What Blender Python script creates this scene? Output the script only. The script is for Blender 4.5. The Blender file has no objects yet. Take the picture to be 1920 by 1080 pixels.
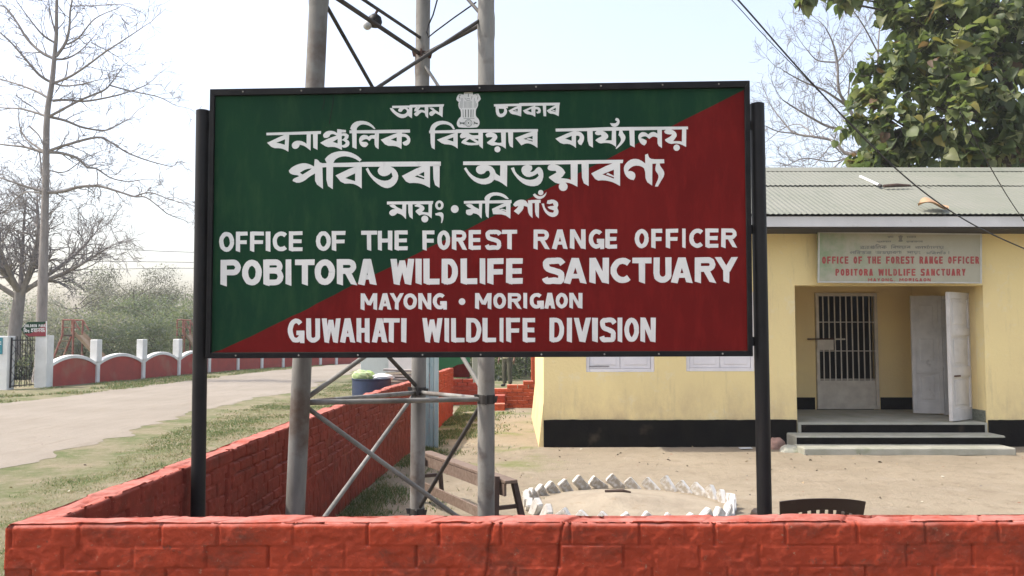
import bpy, bmesh, math, random
import numpy as np
from mathutils import Vector, Matrix
from mathutils.geometry import tessellate_polygon

random.seed(7)
RNG = np.random.default_rng(11)
SC = bpy.context.scene
COL = SC.collection
R = math.radians

# ------------------------------------------------------------------ camera
FPX = 1550.0
PITCH = math.atan(90.0 / FPX)
CAM_Z = 1.6
cam_data = bpy.data.cameras.new("camera")
cam = bpy.data.objects.new("camera", cam_data)
COL.objects.link(cam)
cam.location = (0, 0, CAM_Z)
cam.rotation_euler = (math.pi / 2 + PITCH, 0, 0)
cam_data.sensor_width = 36.0
cam_data.lens = FPX / 1920.0 * 36.0
cam_data.clip_start = 0.05
cam_data.clip_end = 3000
SC.camera = cam

# ------------------------------------------------------------------ light
SUN_EL, SUN_AZ = R(55), R(-93)          # azimuth measured from +Y towards +X
wd = bpy.data.worlds.new("World")
SC.world = wd
wd.use_nodes = True
nt = wd.node_tree
nt.nodes.clear()
sky = nt.nodes.new("ShaderNodeTexSky")
sky.sky_type = 'NISHITA'
sky.sun_disc = False
sky.sun_elevation = SUN_EL
sky.sun_rotation = SUN_AZ
sky.air_density = 1.3
sky.dust_density = 3.5
sky.ozone_density = 1.0
bg = nt.nodes.new("ShaderNodeBackground")
bg.inputs['Strength'].default_value = 0.15
wo = nt.nodes.new("ShaderNodeOutputWorld")
hs = nt.nodes.new("ShaderNodeHueSaturation")         # dusty air: a paler sky than the clean model gives
hs.inputs['Saturation'].default_value = 0.70
hs.inputs['Value'].default_value = 0.95
nt.links.new(sky.outputs[0], hs.inputs['Color'])
tn = nt.nodes.new("ShaderNodeMix"); tn.data_type = 'RGBA'; tn.blend_type = 'MULTIPLY'
tn.inputs[0].default_value = 1.0; tn.inputs[7].default_value = (1.0, 0.97, 1.0, 1)
nt.links.new(hs.outputs[0], tn.inputs[6])
nt.links.new(tn.outputs[2], bg.inputs['Color'])
nt.links.new(bg.outputs[0], wo.inputs['Surface'])
sd = bpy.data.lights.new("sun", 'SUN')
sd.energy = 2.1
sd.angle = R(0.6)
sd.color = (1.0, 0.94, 0.84)
sun = bpy.data.objects.new("sun", sd)
COL.objects.link(sun)
sdir = Vector((math.cos(SUN_EL) * math.sin(SUN_AZ), math.cos(SUN_EL) * math.cos(SUN_AZ), math.sin(SUN_EL)))
sun.rotation_euler = sdir.to_track_quat('Z', 'Y').to_euler()
sun.location = (-20, 5, 30)
SC.view_settings.view_transform = 'Standard'
SC.view_settings.look = 'None'
SC.view_settings.exposure = 1.25
SC.view_settings.gamma = 1.0

# ------------------------------------------------------------------ photo geometry
_F = Vector((0, math.cos(PITCH), math.sin(PITCH)))
_U = Vector((0, -math.sin(PITCH), math.cos(PITCH)))
CAMP = Vector((0, 0, CAM_Z))
def ray(px, py):
    return _F + Vector(((px - 960) / FPX, 0, 0)) + _U * ((540 - py) / FPX)
def gp(px, py, z=0.0):
    d = ray(px, py); return CAMP + d * ((z - CAM_Z) / d.z)
def dp(px, py, Y):
    d = ray(px, py); return CAMP + d * (Y / d.y)

# ------------------------------------------------------------------ mesh helpers
WLOC = {}
def wl(o):
    return WLOC.get(o.name, Vector((0, 0, 0))) if o is not None else Vector((0, 0, 0))

def tag(o, label=None, cat=None, group=None, kind=None):
    if label: o['label'] = label
    if cat: o['category'] = cat
    if group: o['group'] = group
    if kind: o['kind'] = kind
    return o

def thing(name, loc, label, cat, group=None):
    o = bpy.data.objects.new(name, None)
    COL.objects.link(o)
    o.empty_display_size = 0.2
    o.location = loc
    WLOC[o.name] = Vector(loc)
    return tag(o, label, cat, group)

class MB:
    def __init__(s):
        s.v = []; s.f = []; s.m = []
    def add(s, vs, fs, mi=0):
        b = len(s.v)
        s.v.extend([tuple(p) for p in vs])
        s.f.extend([tuple(i + b for i in f) for f in fs])
        s.m.extend([mi] * len(fs))
        return s
    def box(s, x0, x1, y0, y1, z0, z1, mi=0):
        vs = [(x, y, z) for z in (z0, z1) for y in (y0, y1) for x in (x0, x1)]
        return s.add(vs, [(0, 2, 3, 1), (4, 5, 7, 6), (0, 1, 5, 4), (2, 6, 7, 3), (0, 4, 6, 2), (1, 3, 7, 5)], mi)
    def obox(s, c, ax, ay, az, mi=0):
        c = Vector(c); ax = Vector(ax); ay = Vector(ay); az = Vector(az)
        vs = [c + i * ax + j * ay + k * az for k in (-1, 1) for j in (-1, 1) for i in (-1, 1)]
        return s.add(vs, [(0, 2, 3, 1), (4, 5, 7, 6), (0, 1, 5, 4), (2, 6, 7, 3), (0, 4, 6, 2), (1, 3, 7, 5)], mi)
    def beam(s, a, b, w, t, up=(0, 0, 1), mi=0):
        a = Vector(a); b = Vector(b); d = (b - a); L = d.length; d.normalize()
        u = Vector(up); sx = d.cross(u)
        if sx.length < 1e-4: sx = d.cross(Vector((0, 1, 0)))
        sx.normalize(); u = sx.cross(d)
        return s.obox((a + b) / 2, d * (L / 2), sx * (w / 2), u * (t / 2), mi)
    def tube(s, pts, rad, n=8, cap=True, mi=0):
        pts = [Vector(p) for p in pts]
        if not hasattr(rad, '__len__'): rad = [rad] * len(pts)
        t0 = (pts[1] - pts[0]).normalized()
        ref = Vector((0, 0, 1)) if abs(t0.z) < 0.9 else Vector((0, 1, 0))
        nrm = t0.cross(ref).normalized()
        vs = []
        for i, p in enumerate(pts):
            if i == 0: t = t0
            elif i == len(pts) - 1: t = (pts[i] - pts[i - 1])
            else: t = (pts[i + 1] - pts[i - 1])
            if t.length < 1e-9: t = t0
            t = t.normalized()
            nrm = nrm - t * nrm.dot(t)
            if nrm.length < 1e-6: nrm = t.orthogonal()
            nrm.normalize()
            bn = t.cross(nrm)
            for k in range(n):
                a = 2 * math.pi * k / n
                vs.append(p + (nrm * math.cos(a) + bn * math.sin(a)) * rad[i])
        fs = []
        for i in range(len(pts) - 1):
            for k in range(n):
                k2 = (k + 1) % n
                fs.append((i * n + k, i * n + k2, (i + 1) * n + k2, (i + 1) * n + k))
        if cap:
            fs.append(tuple(range(n - 1, -1, -1)))
            fs.append(tuple((len(pts) - 1) * n + k for k in range(n)))
        return s.add(vs, fs, mi)
    def prism(s, poly, off, mi=0):
        poly = [Vector(p) for p in poly]; off = Vector(off); n = len(poly)
        vs = poly + [p + off for p in poly]
        tris = tessellate_polygon([poly])
        fs = [tuple(t) for t in tris] + [tuple(i + n for i in reversed(t)) for t in tris]
        fs += [(i, i + n, (i + 1) % n + n, (i + 1) % n) for i in range(n)]
        return s.add(vs, fs, mi)
    def lathe(s, c, prof, n=24, mi=0):
        vs = []; fs = []
        for r, z in prof:
            for k in range(n):
                a = 2 * math.pi * k / n
                vs.append((c[0] + r * math.cos(a), c[1] + r * math.sin(a), c[2] + z))
        for i in range(len(prof) - 1):
            for k in range(n):
                k2 = (k + 1) % n
                fs.append((i * n + k, i * n + k2, (i + 1) * n + k2, (i + 1) * n + k))
        return s.add(vs, fs, mi)
    def ball(s, c, r, n=10, mi=0, sc=(1, 1, 1)):
        vs = []; fs = []
        m = n // 2 + 1
        for i in range(m + 1):
            th = math.pi * i / m
            for k in range(n):
                a = 2 * math.pi * k / n
                vs.append((c[0] + r * sc[0] * math.sin(th) * math.cos(a), c[1] + r * sc[1] * math.sin(th) * math.sin(a), c[2] + r * sc[2] * math.cos(th)))
        for i in range(m):
            for k in range(n):
                k2 = (k + 1) % n
                fs.append((i * n + k, (i + 1) * n + k, (i + 1) * n + k2, i * n + k2))
        return s.add(vs, fs, mi)
    def build(s, name, mats, parent=None, smooth=False, loc=None, bevel=0.0, recalc=True):
        if not isinstance(mats, (list, tuple)): mats = [mats]
        L = wl(parent)
        o0 = Vector(loc) if loc is not None else Vector((0, 0, 0))
        me = bpy.data.meshes.new(name)
        sh = L + o0 if parent is None or loc is None else L + o0
        me.from_pydata([(p[0] - sh[0], p[1] - sh[1], p[2] - sh[2]) for p in s.v], [], s.f)
        for m in mats: me.materials.append(m)
        me.polygons.foreach_set('material_index', s.m)
        if recalc or bevel:
            bm = bmesh.new(); bm.from_mesh(me)
            if bevel:
                bmesh.ops.remove_doubles(bm, verts=bm.verts, dist=1e-5)
                es = [e for e in bm.edges if len(e.link_faces) == 2 and e.calc_face_angle() > 0.6]
                bmesh.ops.bevel(bm, geom=es, offset=bevel, segments=1, affect='EDGES')
            bmesh.ops.recalc_face_normals(bm, faces=bm.faces)
            bm.to_mesh(me); bm.free()
        if smooth:
            me.polygons.foreach_set('use_smooth', [True] * len(me.polygons))
            try: me.set_sharp_from_angle(angle=R(40))
            except Exception: pass
        me.update()
        o = bpy.data.objects.new(name, me)
        COL.objects.link(o)
        if parent is not None: o.parent = parent
        o.location = o0
        WLOC[o.name] = L + o0
        return o

def build_each(mb, name, mats, parent, **kw):
    """one part per connected piece of the mesh"""
    n = len(mb.v); par = list(range(n))
    def find(i):
        while par[i] != i: par[i] = par[par[i]]; i = par[i]
        return i
    for f in mb.f:
        for q in f[1:]: par[find(q)] = find(f[0])
    groups = {}
    for f, m in zip(mb.f, mb.m): groups.setdefault(find(f[0]), []).append((f, m))
    for g in groups.values():
        ids = sorted({i for f, _ in g for i in f}); mp = {i: k for k, i in enumerate(ids)}
        s = MB(); s.v = [mb.v[i] for i in ids]; s.f = [tuple(mp[i] for i in f) for f, _ in g]; s.m = [m for _, m in g]
        s.build(name, mats, parent, **kw)

def np_mesh(name, verts, faces, mats, mi=None, smooth=False, parent=None):
    """verts (N,3), faces (M,k) arrays of one face size"""
    me = bpy.data.meshes.new(name)
    nv, (nf, k) = len(verts), faces.shape
    L = wl(parent)
    verts = verts - np.array(L)[None, :]
    me.vertices.add(nv); me.vertices.foreach_set('co', verts.astype(np.float32).ravel())
    me.loops.add(nf * k); me.loops.foreach_set('vertex_index', faces.astype(np.int32).ravel())
    me.polygons.add(nf)
    me.polygons.foreach_set('loop_start', (np.arange(nf) * k).astype(np.int32))
    me.polygons.foreach_set('loop_total', np.full(nf, k, np.int32))
    if not isinstance(mats, (list, tuple)): mats = [mats]
    for m in mats: me.materials.append(m)
    if mi is not None: me.polygons.foreach_set('material_index', mi.astype(np.int32))
    if smooth: me.polygons.foreach_set('use_smooth', np.ones(nf, bool))
    me.update(calc_edges=True); me.validate()
    o = bpy.data.objects.new(name, me)
    COL.objects.link(o)
    if parent is not None: o.parent = parent
    WLOC[o.name] = Vector(L)
    return o

def _hash(i, j, s):
    n = (i * 374761393 + j * 668265263 + s * 974634541) & 0x7fffffff
    n = ((n ^ (n >> 13)) * 1274126177) & 0x7fffffff
    n = n ^ (n >> 16)
    return (n & 0xffff) / 65535.0
def vnoise(x, y, s=0):
    x = np.asarray(x, float); y = np.asarray(y, float)
    xi = np.floor(x).astype(np.int64); yi = np.floor(y).astype(np.int64)
    fx = x - xi; fy = y - yi
    fx = fx * fx * (3 - 2 * fx); fy = fy * fy * (3 - 2 * fy)
    a = _hash(xi, yi, s); b = _hash(xi + 1, yi, s); c = _hash(xi, yi + 1, s); d = _hash(xi + 1, yi + 1, s)
    return (a * (1 - fx) + b * fx) * (1 - fy) + (c * (1 - fx) + d * fx) * fy
def fbm(x, y, s=0, o=4):
    t = 0; a = 0.5
    for k in range(o):
        t = t + a * vnoise(np.asarray(x) * 2 ** k, np.asarray(y) * 2 ** k, s + k * 17); a *= 0.5
    return t

# ------------------------------------------------------------------ materials
def srgb(r, g, b):
    f = lambda c: (c / 255 / 12.92) if c / 255 <= 0.04045 else ((c / 255 + 0.055) / 1.055) ** 2.4
    return (f(r), f(g), f(b))
class NT:
    def __init__(s, name):
        s.m = bpy.data.materials.new(name); s.m.use_nodes = True
        s.t = s.m.node_tree; s.b = s.t.nodes['Principled BSDF']
        s.out = [n for n in s.t.nodes if n.type == 'OUTPUT_MATERIAL'][0]
        s._co = None
    def n(s, typ, **kw):
        nd = s.t.nodes.new(typ)
        for k, v in kw.items():
            if k.startswith('_'): setattr(nd, k[1:], v)
            else:
                key = k
                if key.isdigit(): key = int(key)
                nd.inputs[key].default_value = v
        return nd
    def l(s, a, b): s.t.links.new(a, b)
    def co(s):
        if s._co is None: s._co = s.n('ShaderNodeTexCoord').outputs['Object']
        return s._co
    def noise(s, scale, detail=4, rough=0.55, vec=None, stretch=None):
        nd = s.n('ShaderNodeTexNoise'); nd.inputs['Scale'].default_value = scale
        nd.inputs['Detail'].default_value = detail; nd.inputs['Roughness'].default_value = rough
        v = vec or s.co()
        if stretch:
            mp = s.n('ShaderNodeMapping'); mp.inputs['Scale'].default_value = stretch
            s.l(v, mp.inputs['Vector']); v = mp.outputs[0]
        s.l(v, nd.inputs['Vector'])
        return nd.outputs['Fac']
    def ramp(s, fac, stops):
        nd = s.n('ShaderNodeValToRGB')
        e = nd.color_ramp.elements
        while len(e) > 1: e.remove(e[-1])
        e[0].position = stops[0][0]; e[0].color = (*stops[0][1], 1) if len(stops[0][1]) == 3 else stops[0][1]
        for p, c in stops[1:]:
            x = e.new(p); x.color = (*c, 1) if len(c) == 3 else c
        s.l(fac, nd.inputs['Fac'])
        return nd.outputs['Color']
    def fr(s, fac, a, b):      # 0..1 ramp of a value between a and b
        nd = s.n('ShaderNodeMapRange'); nd.inputs['From Min'].default_value = a; nd.inputs['From Max'].default_value = b
        s.l(fac, nd.inputs['Value']); return nd.outputs[0]
    def mix(s, fac, a, b, blend='MIX'):
        nd = s.n('ShaderNodeMix'); nd.data_type = 'RGBA'; nd.blend_type = blend
        for sock, v in ((nd.inputs[0], fac), (nd.inputs[6], a), (nd.inputs[7], b)):
            if hasattr(v, 'is_output') or isinstance(v, bpy.types.NodeSocket): s.l(v, sock)
            elif isinstance(v, (int, float)): sock.default_value = v
            else: sock.default_value = (*v, 1)
        return nd.outputs[2]
    def math(s, op, a, b=None):
        nd = s.n('ShaderNodeMath'); nd.operation = op
        for i, v in enumerate((a, b)):
            if v is None: continue
            if isinstance(v, bpy.types.NodeSocket): s.l(v, nd.inputs[i])
            else: nd.inputs[i].default_value = v
        return nd.outputs[0]
    def col(s, c):
        if isinstance(c, bpy.types.NodeSocket): s.l(c, s.b.inputs['Base Color'])
        else: s.b.inputs['Base Color'].default_value = (*c, 1)
    def rough(s, v):
        if isinstance(v, bpy.types.NodeSocket): s.l(v, s.b.inputs['Roughness'])
        else: s.b.inputs['Roughness'].default_value = v
    def bump(s, h, dist=0.01, strength=1.0):
        nd = s.n('ShaderNodeBump'); nd.inputs['Distance'].default_value = dist; nd.inputs['Strength'].default_value = strength
        s.l(h, nd.inputs['Height']); s.l(nd.outputs[0], s.b.inputs['Normal'])
    def xyz(s):
        nd = s.n('ShaderNodeSeparateXYZ'); s.l(s.co(), nd.inputs[0]); return nd.outputs

def pmat(name, c1, c2=None, scale=6.0, rough=0.7, bump=0.0, bscale=40.0, lo=0.35, hi=0.65, spec=0.4, metal=0.0, stretch=None, c3=None, s3=1.5, lo3=0.55, hi3=0.75):
    t = NT(name)
    c2 = c2 or tuple(x * 0.8 for x in c1)
    f = t.fr(t.noise(scale, 6, 0.6, stretch=stretch), lo, hi)
    c = t.mix(f, c1, c2)
    if c3: c = t.mix(t.fr(t.noise(s3, 5, 0.6), lo3, hi3), c, c3)
    t.col(c); t.rough(rough)
    t.b.inputs['Specular IOR Level'].default_value = spec
    t.b.inputs['Metallic'].default_value = metal
    if bump: t.bump(t.noise(bscale, 5, 0.6), bump)
    return t.m
# ------------------------------------------------------------------ lettering (flat paint: outlines in photo-plane units)
def stroke(pts, s, closed=False):
    P = [Vector((p[0], p[1])) for p in pts]; n = len(P); Lf = []; Rt = []
    for i in range(n):
        if closed: a, b = P[i - 1], P[(i + 1) % n]
        else: a, b = P[max(i - 1, 0)], P[min(i + 1, n - 1)]
        d = (b - a).normalized(); nn = Vector((-d.y, d.x)) * (s / 2)
        Lf.append(tuple(P[i] + nn)); Rt.append(tuple(P[i] - nn))
    if closed: return ('strip', Lf + Lf[:1], Rt + Rt[:1])
    return ('strip', Lf, Rt)
def ell(cx, cy, rx, ry, a0, a1, n=18):
    return [(cx + rx * math.cos(R(a0 + (a1 - a0) * i / n)), cy + ry * math.sin(R(a0 + (a1 - a0) * i / n))) for i in range(n + 1)]
def cat(pts, n=5):
    out = []
    for i in range(len(pts) - 1):
        p0 = pts[max(i - 1, 0)]; p1 = pts[i]; p2 = pts[i + 1]; p3 = pts[min(i + 2, len(pts) - 1)]
        for k in range(n):
            t = k / n
            out.append(tuple(0.5 * (2 * p1[j] + (p2[j] - p0[j]) * t + (2 * p0[j] - 5 * p1[j] + 4 * p2[j] - p3[j]) * t * t + (3 * p1[j] - p0[j] - 3 * p2[j] + p3[j]) * t ** 3) for j in range(2)))
    out.append(tuple(pts[-1])); return out
def letter(ch, w, h, s):
    hs = s * 0.92; m = s / 2; k = s * 0.22
    rc = lambda x0, y0, x1, y1: ([(x0, y0), (x1, y0), (x1, y1), (x0, y1)], [])
    vb = lambda x: ([(x, 0), (x + s, 0), (x + s, h + k * 0.5), (x, h - k)], [])
    di = lambda x0, y0, x1, y1, ww=1.08: ([(x0, y0), (x0 + s * ww, y0), (x1 + s * ww, y1 + (k * 0.4 if y1 > y0 else 0)), (x1, y1 - (k * 0.5 if y1 > y0 else 0))], [])
    if ch == 'I': return [([(0, 0), (w, 0), (w, h + k * 0.5), (0, h - k)], [])]
    if ch == 'E': return [vb(0), rc(m, 0, w, hs), rc(m, h / 2 - hs / 2, w * 0.94, h / 2 + hs / 2), rc(m, h - hs, w, h)]
    if ch == 'F': return [vb(0), rc(m, 0, w, hs), rc(m, h / 2 - hs * 0.35, w * 0.94, h / 2 + hs * 0.6)]
    if ch == 'H': return [vb(0), vb(w - s), rc(m, h / 2 - hs / 2, w - m, h / 2 + hs / 2)]
    if ch == 'L': return [vb(0), rc(m, h - hs, w, h)]
    if ch == 'T': return [rc(0, 0, w, hs), ([(w / 2 - m, hs / 2), (w / 2 + m, hs / 2), (w / 2 + m, h + k * .5), (w / 2 - m, h - k)], [])]
    if ch == 'O': return [stroke(ell(w / 2, h / 2, w / 2 - m, h / 2 - m, 0, 345, 23), s, True)]
    if ch == 'Q': return letter('O', w, h, s) + [di(w * .5, h * .65, w - s, h)]
    if ch == 'C':
        rx = (w - 1.6 * m) / 1.66
        return [stroke(ell(m + rx, h / 2, rx, h / 2 - m, -48, -312), s)]
    if ch == 'G': return [stroke(ell(w / 2, h / 2, w / 2 - m, h / 2 - m, -45, -330), s), rc(w * .52, h * .5, w, h * .5 + hs), rc(w - s * .95, h * .55, w, h + k * .4)]
    if ch == 'D': return [vb(0), stroke([(m * .8, hs / 2), (w * .45, hs / 2)] + ell(w * .45, h / 2, w * .55 - m, h / 2 - hs / 2, -75, 75, 12) + [(w * .45, h - hs / 2), (m * .8, h - hs / 2)], s * .95)]
    def bowl(y0, y1, wd):
        r = (y1 - y0) / 2 - hs / 2
        return stroke([(m * .8, y0 + hs / 2), (wd - m - r, y0 + hs / 2)] + ell(wd - m - r, (y0 + y1) / 2, r, r, -75, 75, 10) + [(wd - m - r, y1 - hs / 2), (m * .8, y1 - hs / 2)], s * .93)
    if ch == 'P': return [vb(0), bowl(0, h * .6, w)]
    if ch == 'R': return [vb(0), bowl(0, h * .57, w), di(w * .38, h * .5, w - s * .95, h)]
    if ch == 'B': return [vb(0), bowl(0, h * .54, w * .96), bowl(h * .54 - hs, h, w)]
    if ch == 'U': return [stroke([(m, 0), (m, h * .6)] + ell(w / 2, h - w / 2 if h > w else h * .6, w / 2 - m, w / 2 - m if h > w else h * .4 - m, 165, 15, 10) + [(w - m, h * .6), (w - m, 0)], s)]
    if ch == 'S': return [stroke(cat([(w * .93, h * .24), (w * .78, h * .11), (w * .5, m * .95), (w * .2, h * .13), (m * 1.05, h * .27), (w * .25, h * .42), (w * .55, h * .5), (w * .82, h * .6), (w - m, h * .74), (w * .8, h * .9), (w * .5, h - m), (w * .2, h * .9), (m * .7, h * .77)], 4), s)]
    if ch == 'A': return [di(w / 2 - s * .62, 0, 0, h), di(w / 2 - s * .5, 0, w - s * 1.08, h), rc(w * .26, h * .62, w * .74, h * .62 + hs * .8)]
    if ch == 'V': return [di(0, 0, w / 2 - s * .6, h), di(w - s * 1.08, 0, w / 2 - s * .5, h)]
    if ch == 'W': return [di(0, 0, w * .27 - m, h, 1.0), di(w * .5 - m, h * .06, w * .27 - m, h, .9), di(w * .5 - m, h * .06, w * .73 - m, h, .9), di(w - s, 0, w * .73 - m, h, 1.0)]
    if ch == 'M': return [vb(0), vb(w - s), di(0, 0, w / 2 - m, h * .72), di(w - s * 1.08, 0, w / 2 - m, h * .72)]
    if ch == 'N': return [vb(0), vb(w - s), di(0, 0, w - s * 1.08, h)]
    if ch == 'Y': return [di(0, 0, w / 2 - m, h * .55), di(w - s * 1.08, 0, w / 2 - m, h * .55), ([(w / 2 - m, h * .45), (w / 2 + m, h * .45), (w / 2 + m, h + k * .5), (w / 2 - m, h - k)], [])]
    if ch == 'K': return [vb(0), di(w - s * 1.1, 0, m, h * .55), di(w * .3, h * .4, w - s * 1.1, h)]
    if ch == ',': return [([(0, h * .8), (w, h * .8), (w * .4, h * 1.2), (0, h * 1.15)], [])]
    return []
def latin(spec, yt, yb, s, jit=0.35):
    """spec: list of (char, x0, x1); yt/yb: functions of x giving top and bottom"""
    out = []
    rr = random.Random(5)
    for ch, x0, x1 in spec:
        xc = (x0 + x1) / 2; t = yt(xc); b = yb(xc)
        for it in letter(ch, x1 - x0, b - t, s):
            j = lambda p: (x0 + p[0] + rr.uniform(-jit, jit), t + p[1] + rr.uniform(-jit, jit) + (yt(x0 + p[0]) - t))
            if it[0] == 'strip': out.append(('strip', [j(p) for p in it[1]], [j(p) for p in it[2]]))
            else: out.append(([j(p) for p in it[0]], [[j(p) for p in q] for q in it[1]]))
    return out
def auto(text, x0, x1, ratio=0.72, gap=0.22, space=0.55):
    ws = {'I': .32, 'W': 1.05, 'M': .95, ' ': space, ',': .3}
    tot = sum(ws.get(c, ratio) for c in text) + gap * (len(text) - 1)
    u = (x1 - x0) / tot; x = x0; out = []
    for c in text:
        w = ws.get(c, ratio) * u
        if c != ' ': out.append((c, x, x + w))
        x += w + gap * u
    return out
def soften(poly):
    n = len(poly); out = []
    for i in range(n):
        a = Vector(poly[i - 1]); p = Vector(poly[i]); b = Vector(poly[(i + 1) % n])
        u = p - a; v = b - p
        if u.length < 1e-6 or v.length < 1e-6: continue
        ang = u.angle(v)
        if ang < 1.05 and ang > 0.12:
            out += [tuple(p - u * 0.25), tuple(p + v * 0.25)]
        else: out.append(tuple(p))
    return out
def traced(data, sc, ox, oy):
    out = []
    f = lambda q: soften([(ox + p[0] / sc, oy + p[1] / sc) for p in q])
    for it in data:
        if isinstance(it, tuple) and it[0] == 'dot':
            _, x, y, r = it
            out.append(([(ox + (x + r * math.cos(R(a))) / sc, oy + (y + r * math.sin(R(a))) / sc) for a in range(0, 360, 18)], []))
        elif isinstance(it, tuple) and it[0] == 'ring':
            _, x, y, rx, ry, hx, hy = it
            out.append(([(ox + (x + rx * math.cos(R(a))) / sc, oy + (y + ry * math.sin(R(a))) / sc) for a in range(0, 360, 18)],
                        [[(ox + (x + hx * math.cos(R(a))) / sc, oy + (y + hy * math.sin(R(a))) / sc) for a in range(0, 360, 18)]]))
        elif isinstance(it, tuple): out.append((f(it[0]), [f(q) for q in it[1:]]))
        else: out.append((f(it), []))
    return out
def paint(mb, polys, mp, mi=0, base=0.0015, step=0.0002, layers=7):
    for k, it in enumerate(polys):
        off = base + (k % layers) * step
        if it[0] == 'strip':
            L_, R_ = it[1], it[2]; n = len(L_)
            mb.add([mp(p[0], p[1], off + .00005 * i / n) for i, p in enumerate(L_)] + [mp(p[0], p[1], off + .00005 * i / n) for i, p in enumerate(R_)], [(i, i + 1, n + i + 1, n + i) for i in range(n - 1)], mi)
            continue
        o, hs = it
        allp = list(o); loops = [[Vector((p[0], p[1], 0)) for p in o]]
        for q in hs:
            allp += list(q); loops.append([Vector((p[0], p[1], 0)) for p in q])
        tr = tessellate_polygon(loops)
        mb.add([mp(p[0], p[1], off) for p in allp], [tuple(t) for t in tr], mi)
def words(polys, gap):
    """groups of outlines separated by a horizontal gap"""
    def ext(it):
        pts = it[1] + it[2] if it[0] == 'strip' else it[0]
        xs = [p[0] for p in pts]; return min(xs), max(xs)
    out = []; hi = -1e9
    for e, it in sorted(((ext(it), it) for it in polys), key=lambda q: q[0]):
        if e[0] > hi + gap: out.append([])
        out[-1].append(it); hi = max(hi, e[1])
    return out
def fit(polys, x0, x1, y0, y1):
    xs = [p[0] for o, _ in polys for p in o]; ys = [p[1] for o, _ in polys for p in o]
    a0, a1, b0, b1 = min(xs), max(xs), min(ys), max(ys)
    g = lambda p: (x0 + (p[0] - a0) / (a1 - a0) * (x1 - x0), y0 + (p[1] - b0) / (b1 - b0) * (y1 - y0))
    return [([g(p) for p in o], [[g(p) for p in q] for q in hs]) for o, hs in polys]

HEAD = {}
T_STATE_A = traced([
 [(85,215),(270,212),(272,205),(635,198),(630,222),(475,228),(85,240)],
 [(60,238),(90,240),(115,268),(150,292),(190,306),(225,300),(243,280),(240,262),(225,248),(208,248),(195,262),(183,280),(160,280),(147,265),(155,243),(190,225),(225,228),(262,250),(275,280),(262,310),(235,335),(195,348),(150,335),(105,300),(72,265)],
 [(264,225),(299,225),(295,348),(240,310),(262,298)],
 [(340,226),(388,226),(360,264),(395,254),(434,270),(434,294),(400,280),(374,300),(352,326),(328,322),(316,300),(330,284),(346,276),(318,272),(322,250)],
 [(430,222),(468,222),(466,348),(432,318)],
 [(478,235),(512,232),(545,262),(583,285),(585,225),(623,222),(619,337),(590,315),(545,292),(530,305),(508,325),(485,318),(475,295),(490,275),(518,270),(500,255)]], 5.647, 720, 160)
T_STATE_B = traced([
 [(1163,198),(1430,192),(1432,185),(1862,182),(1858,210),(1165,222)],
 ([(1180,215),(1312,222),(1310,240),(1290,242),(1305,265),(1295,305),(1260,335),(1215,335),(1185,300)],[(1215,245),(1270,247),(1272,275),(1255,298),(1228,300),(1217,280)]),
 ([(1318,265),(1415,215),(1456,210),(1452,328),(1400,310),(1345,302)],[(1360,268),(1415,245),(1418,282)]),
 [(1385,262),(1420,270),(1420,278),(1382,270)],
 ([(1470,265),(1560,225),(1602,212),(1602,332),(1565,310),(1500,302)],[(1515,268),(1560,245),(1562,285)]),
 [(1600,225),(1640,228),(1662,255),(1655,290),(1625,298),(1610,280),(1630,275),(1632,258),(1615,250),(1600,255)],
 [(1680,205),(1716,205),(1717,327),(1690,325)],
 ([(1722,265),(1820,205),(1858,200),(1850,325),(1800,300),(1750,297)],[(1765,265),(1820,235),(1818,282)]),
 [(1785,256),(1822,268),(1822,277),(1783,266)]], 5.647, 720, 160)
T_B1 = traced([
 [(115,232),(730,212),(728,245),(372,255),(115,260)],
 ([(122,345),(320,252),(372,240),(362,445),(320,420),(270,405),(185,405)],[(225,345),(325,305),(322,367),(270,352)]),
 [(397,375),(410,345),(445,322),(500,322),(545,340),(567,357),(568,240),(615,240),(612,432),(545,380),(490,365),(480,395),(450,415),(415,410)],
 [(638,235),(692,235),(690,425),(643,400)],
 [(750,262),(765,235),(800,212),(850,208),(900,225),(932,262),(912,268),(870,245),(835,250),(825,275),(800,290),(765,290)],
 ([(720,345),(800,300),(910,262),(912,190),(960,195),(965,425),(900,395),(855,390),(795,395)],[(862,335),(917,302),(917,352)]),
 [(930,195),(1010,200),(1010,228),(930,230)],
 [(955,240),(1010,235),(1042,260),(1035,295),(1018,305),(1050,330),(1048,375),(1010,400),(970,398),(950,370),(990,370),(1010,345),(985,320),(955,315),(985,300),(1000,275),(980,262),(950,275)],
 [(1078,215),(1130,215),(1130,415),(1083,395)],
 [(1058,185),(1075,140),(1120,105),(1190,95),(1260,110),(1310,145),(1342,185),(1330,192),(1280,155),(1215,135),(1165,145),(1132,178),(1130,215),(1085,215)],
 [(1050,205),(1730,195),(1732,230),(1380,238),(1050,238)],
 [(1155,320),(1165,280),(1200,255),(1245,258),(1264,275),(1290,258),(1335,258),(1335,225),(1382,225),(1378,417),(1333,387),(1332,300),(1300,295),(1275,325),(1245,300),(1210,310),(1183,330),(1210,335),(1245,335),(1262,360),(1240,392),(1205,395),(1170,370)],
 ([(1402,310),(1580,235),(1640,225),(1636,415),(1600,393),(1560,380),(1465,380)],[(1515,310),(1582,282),(1582,330)]),
 [(1630,240),(1690,245),(1735,285),(1735,340),(1700,378),(1660,372),(1645,340),(1680,325),(1700,310),(1690,285),(1660,275),(1630,280)]], 6, 480, 210)
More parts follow.
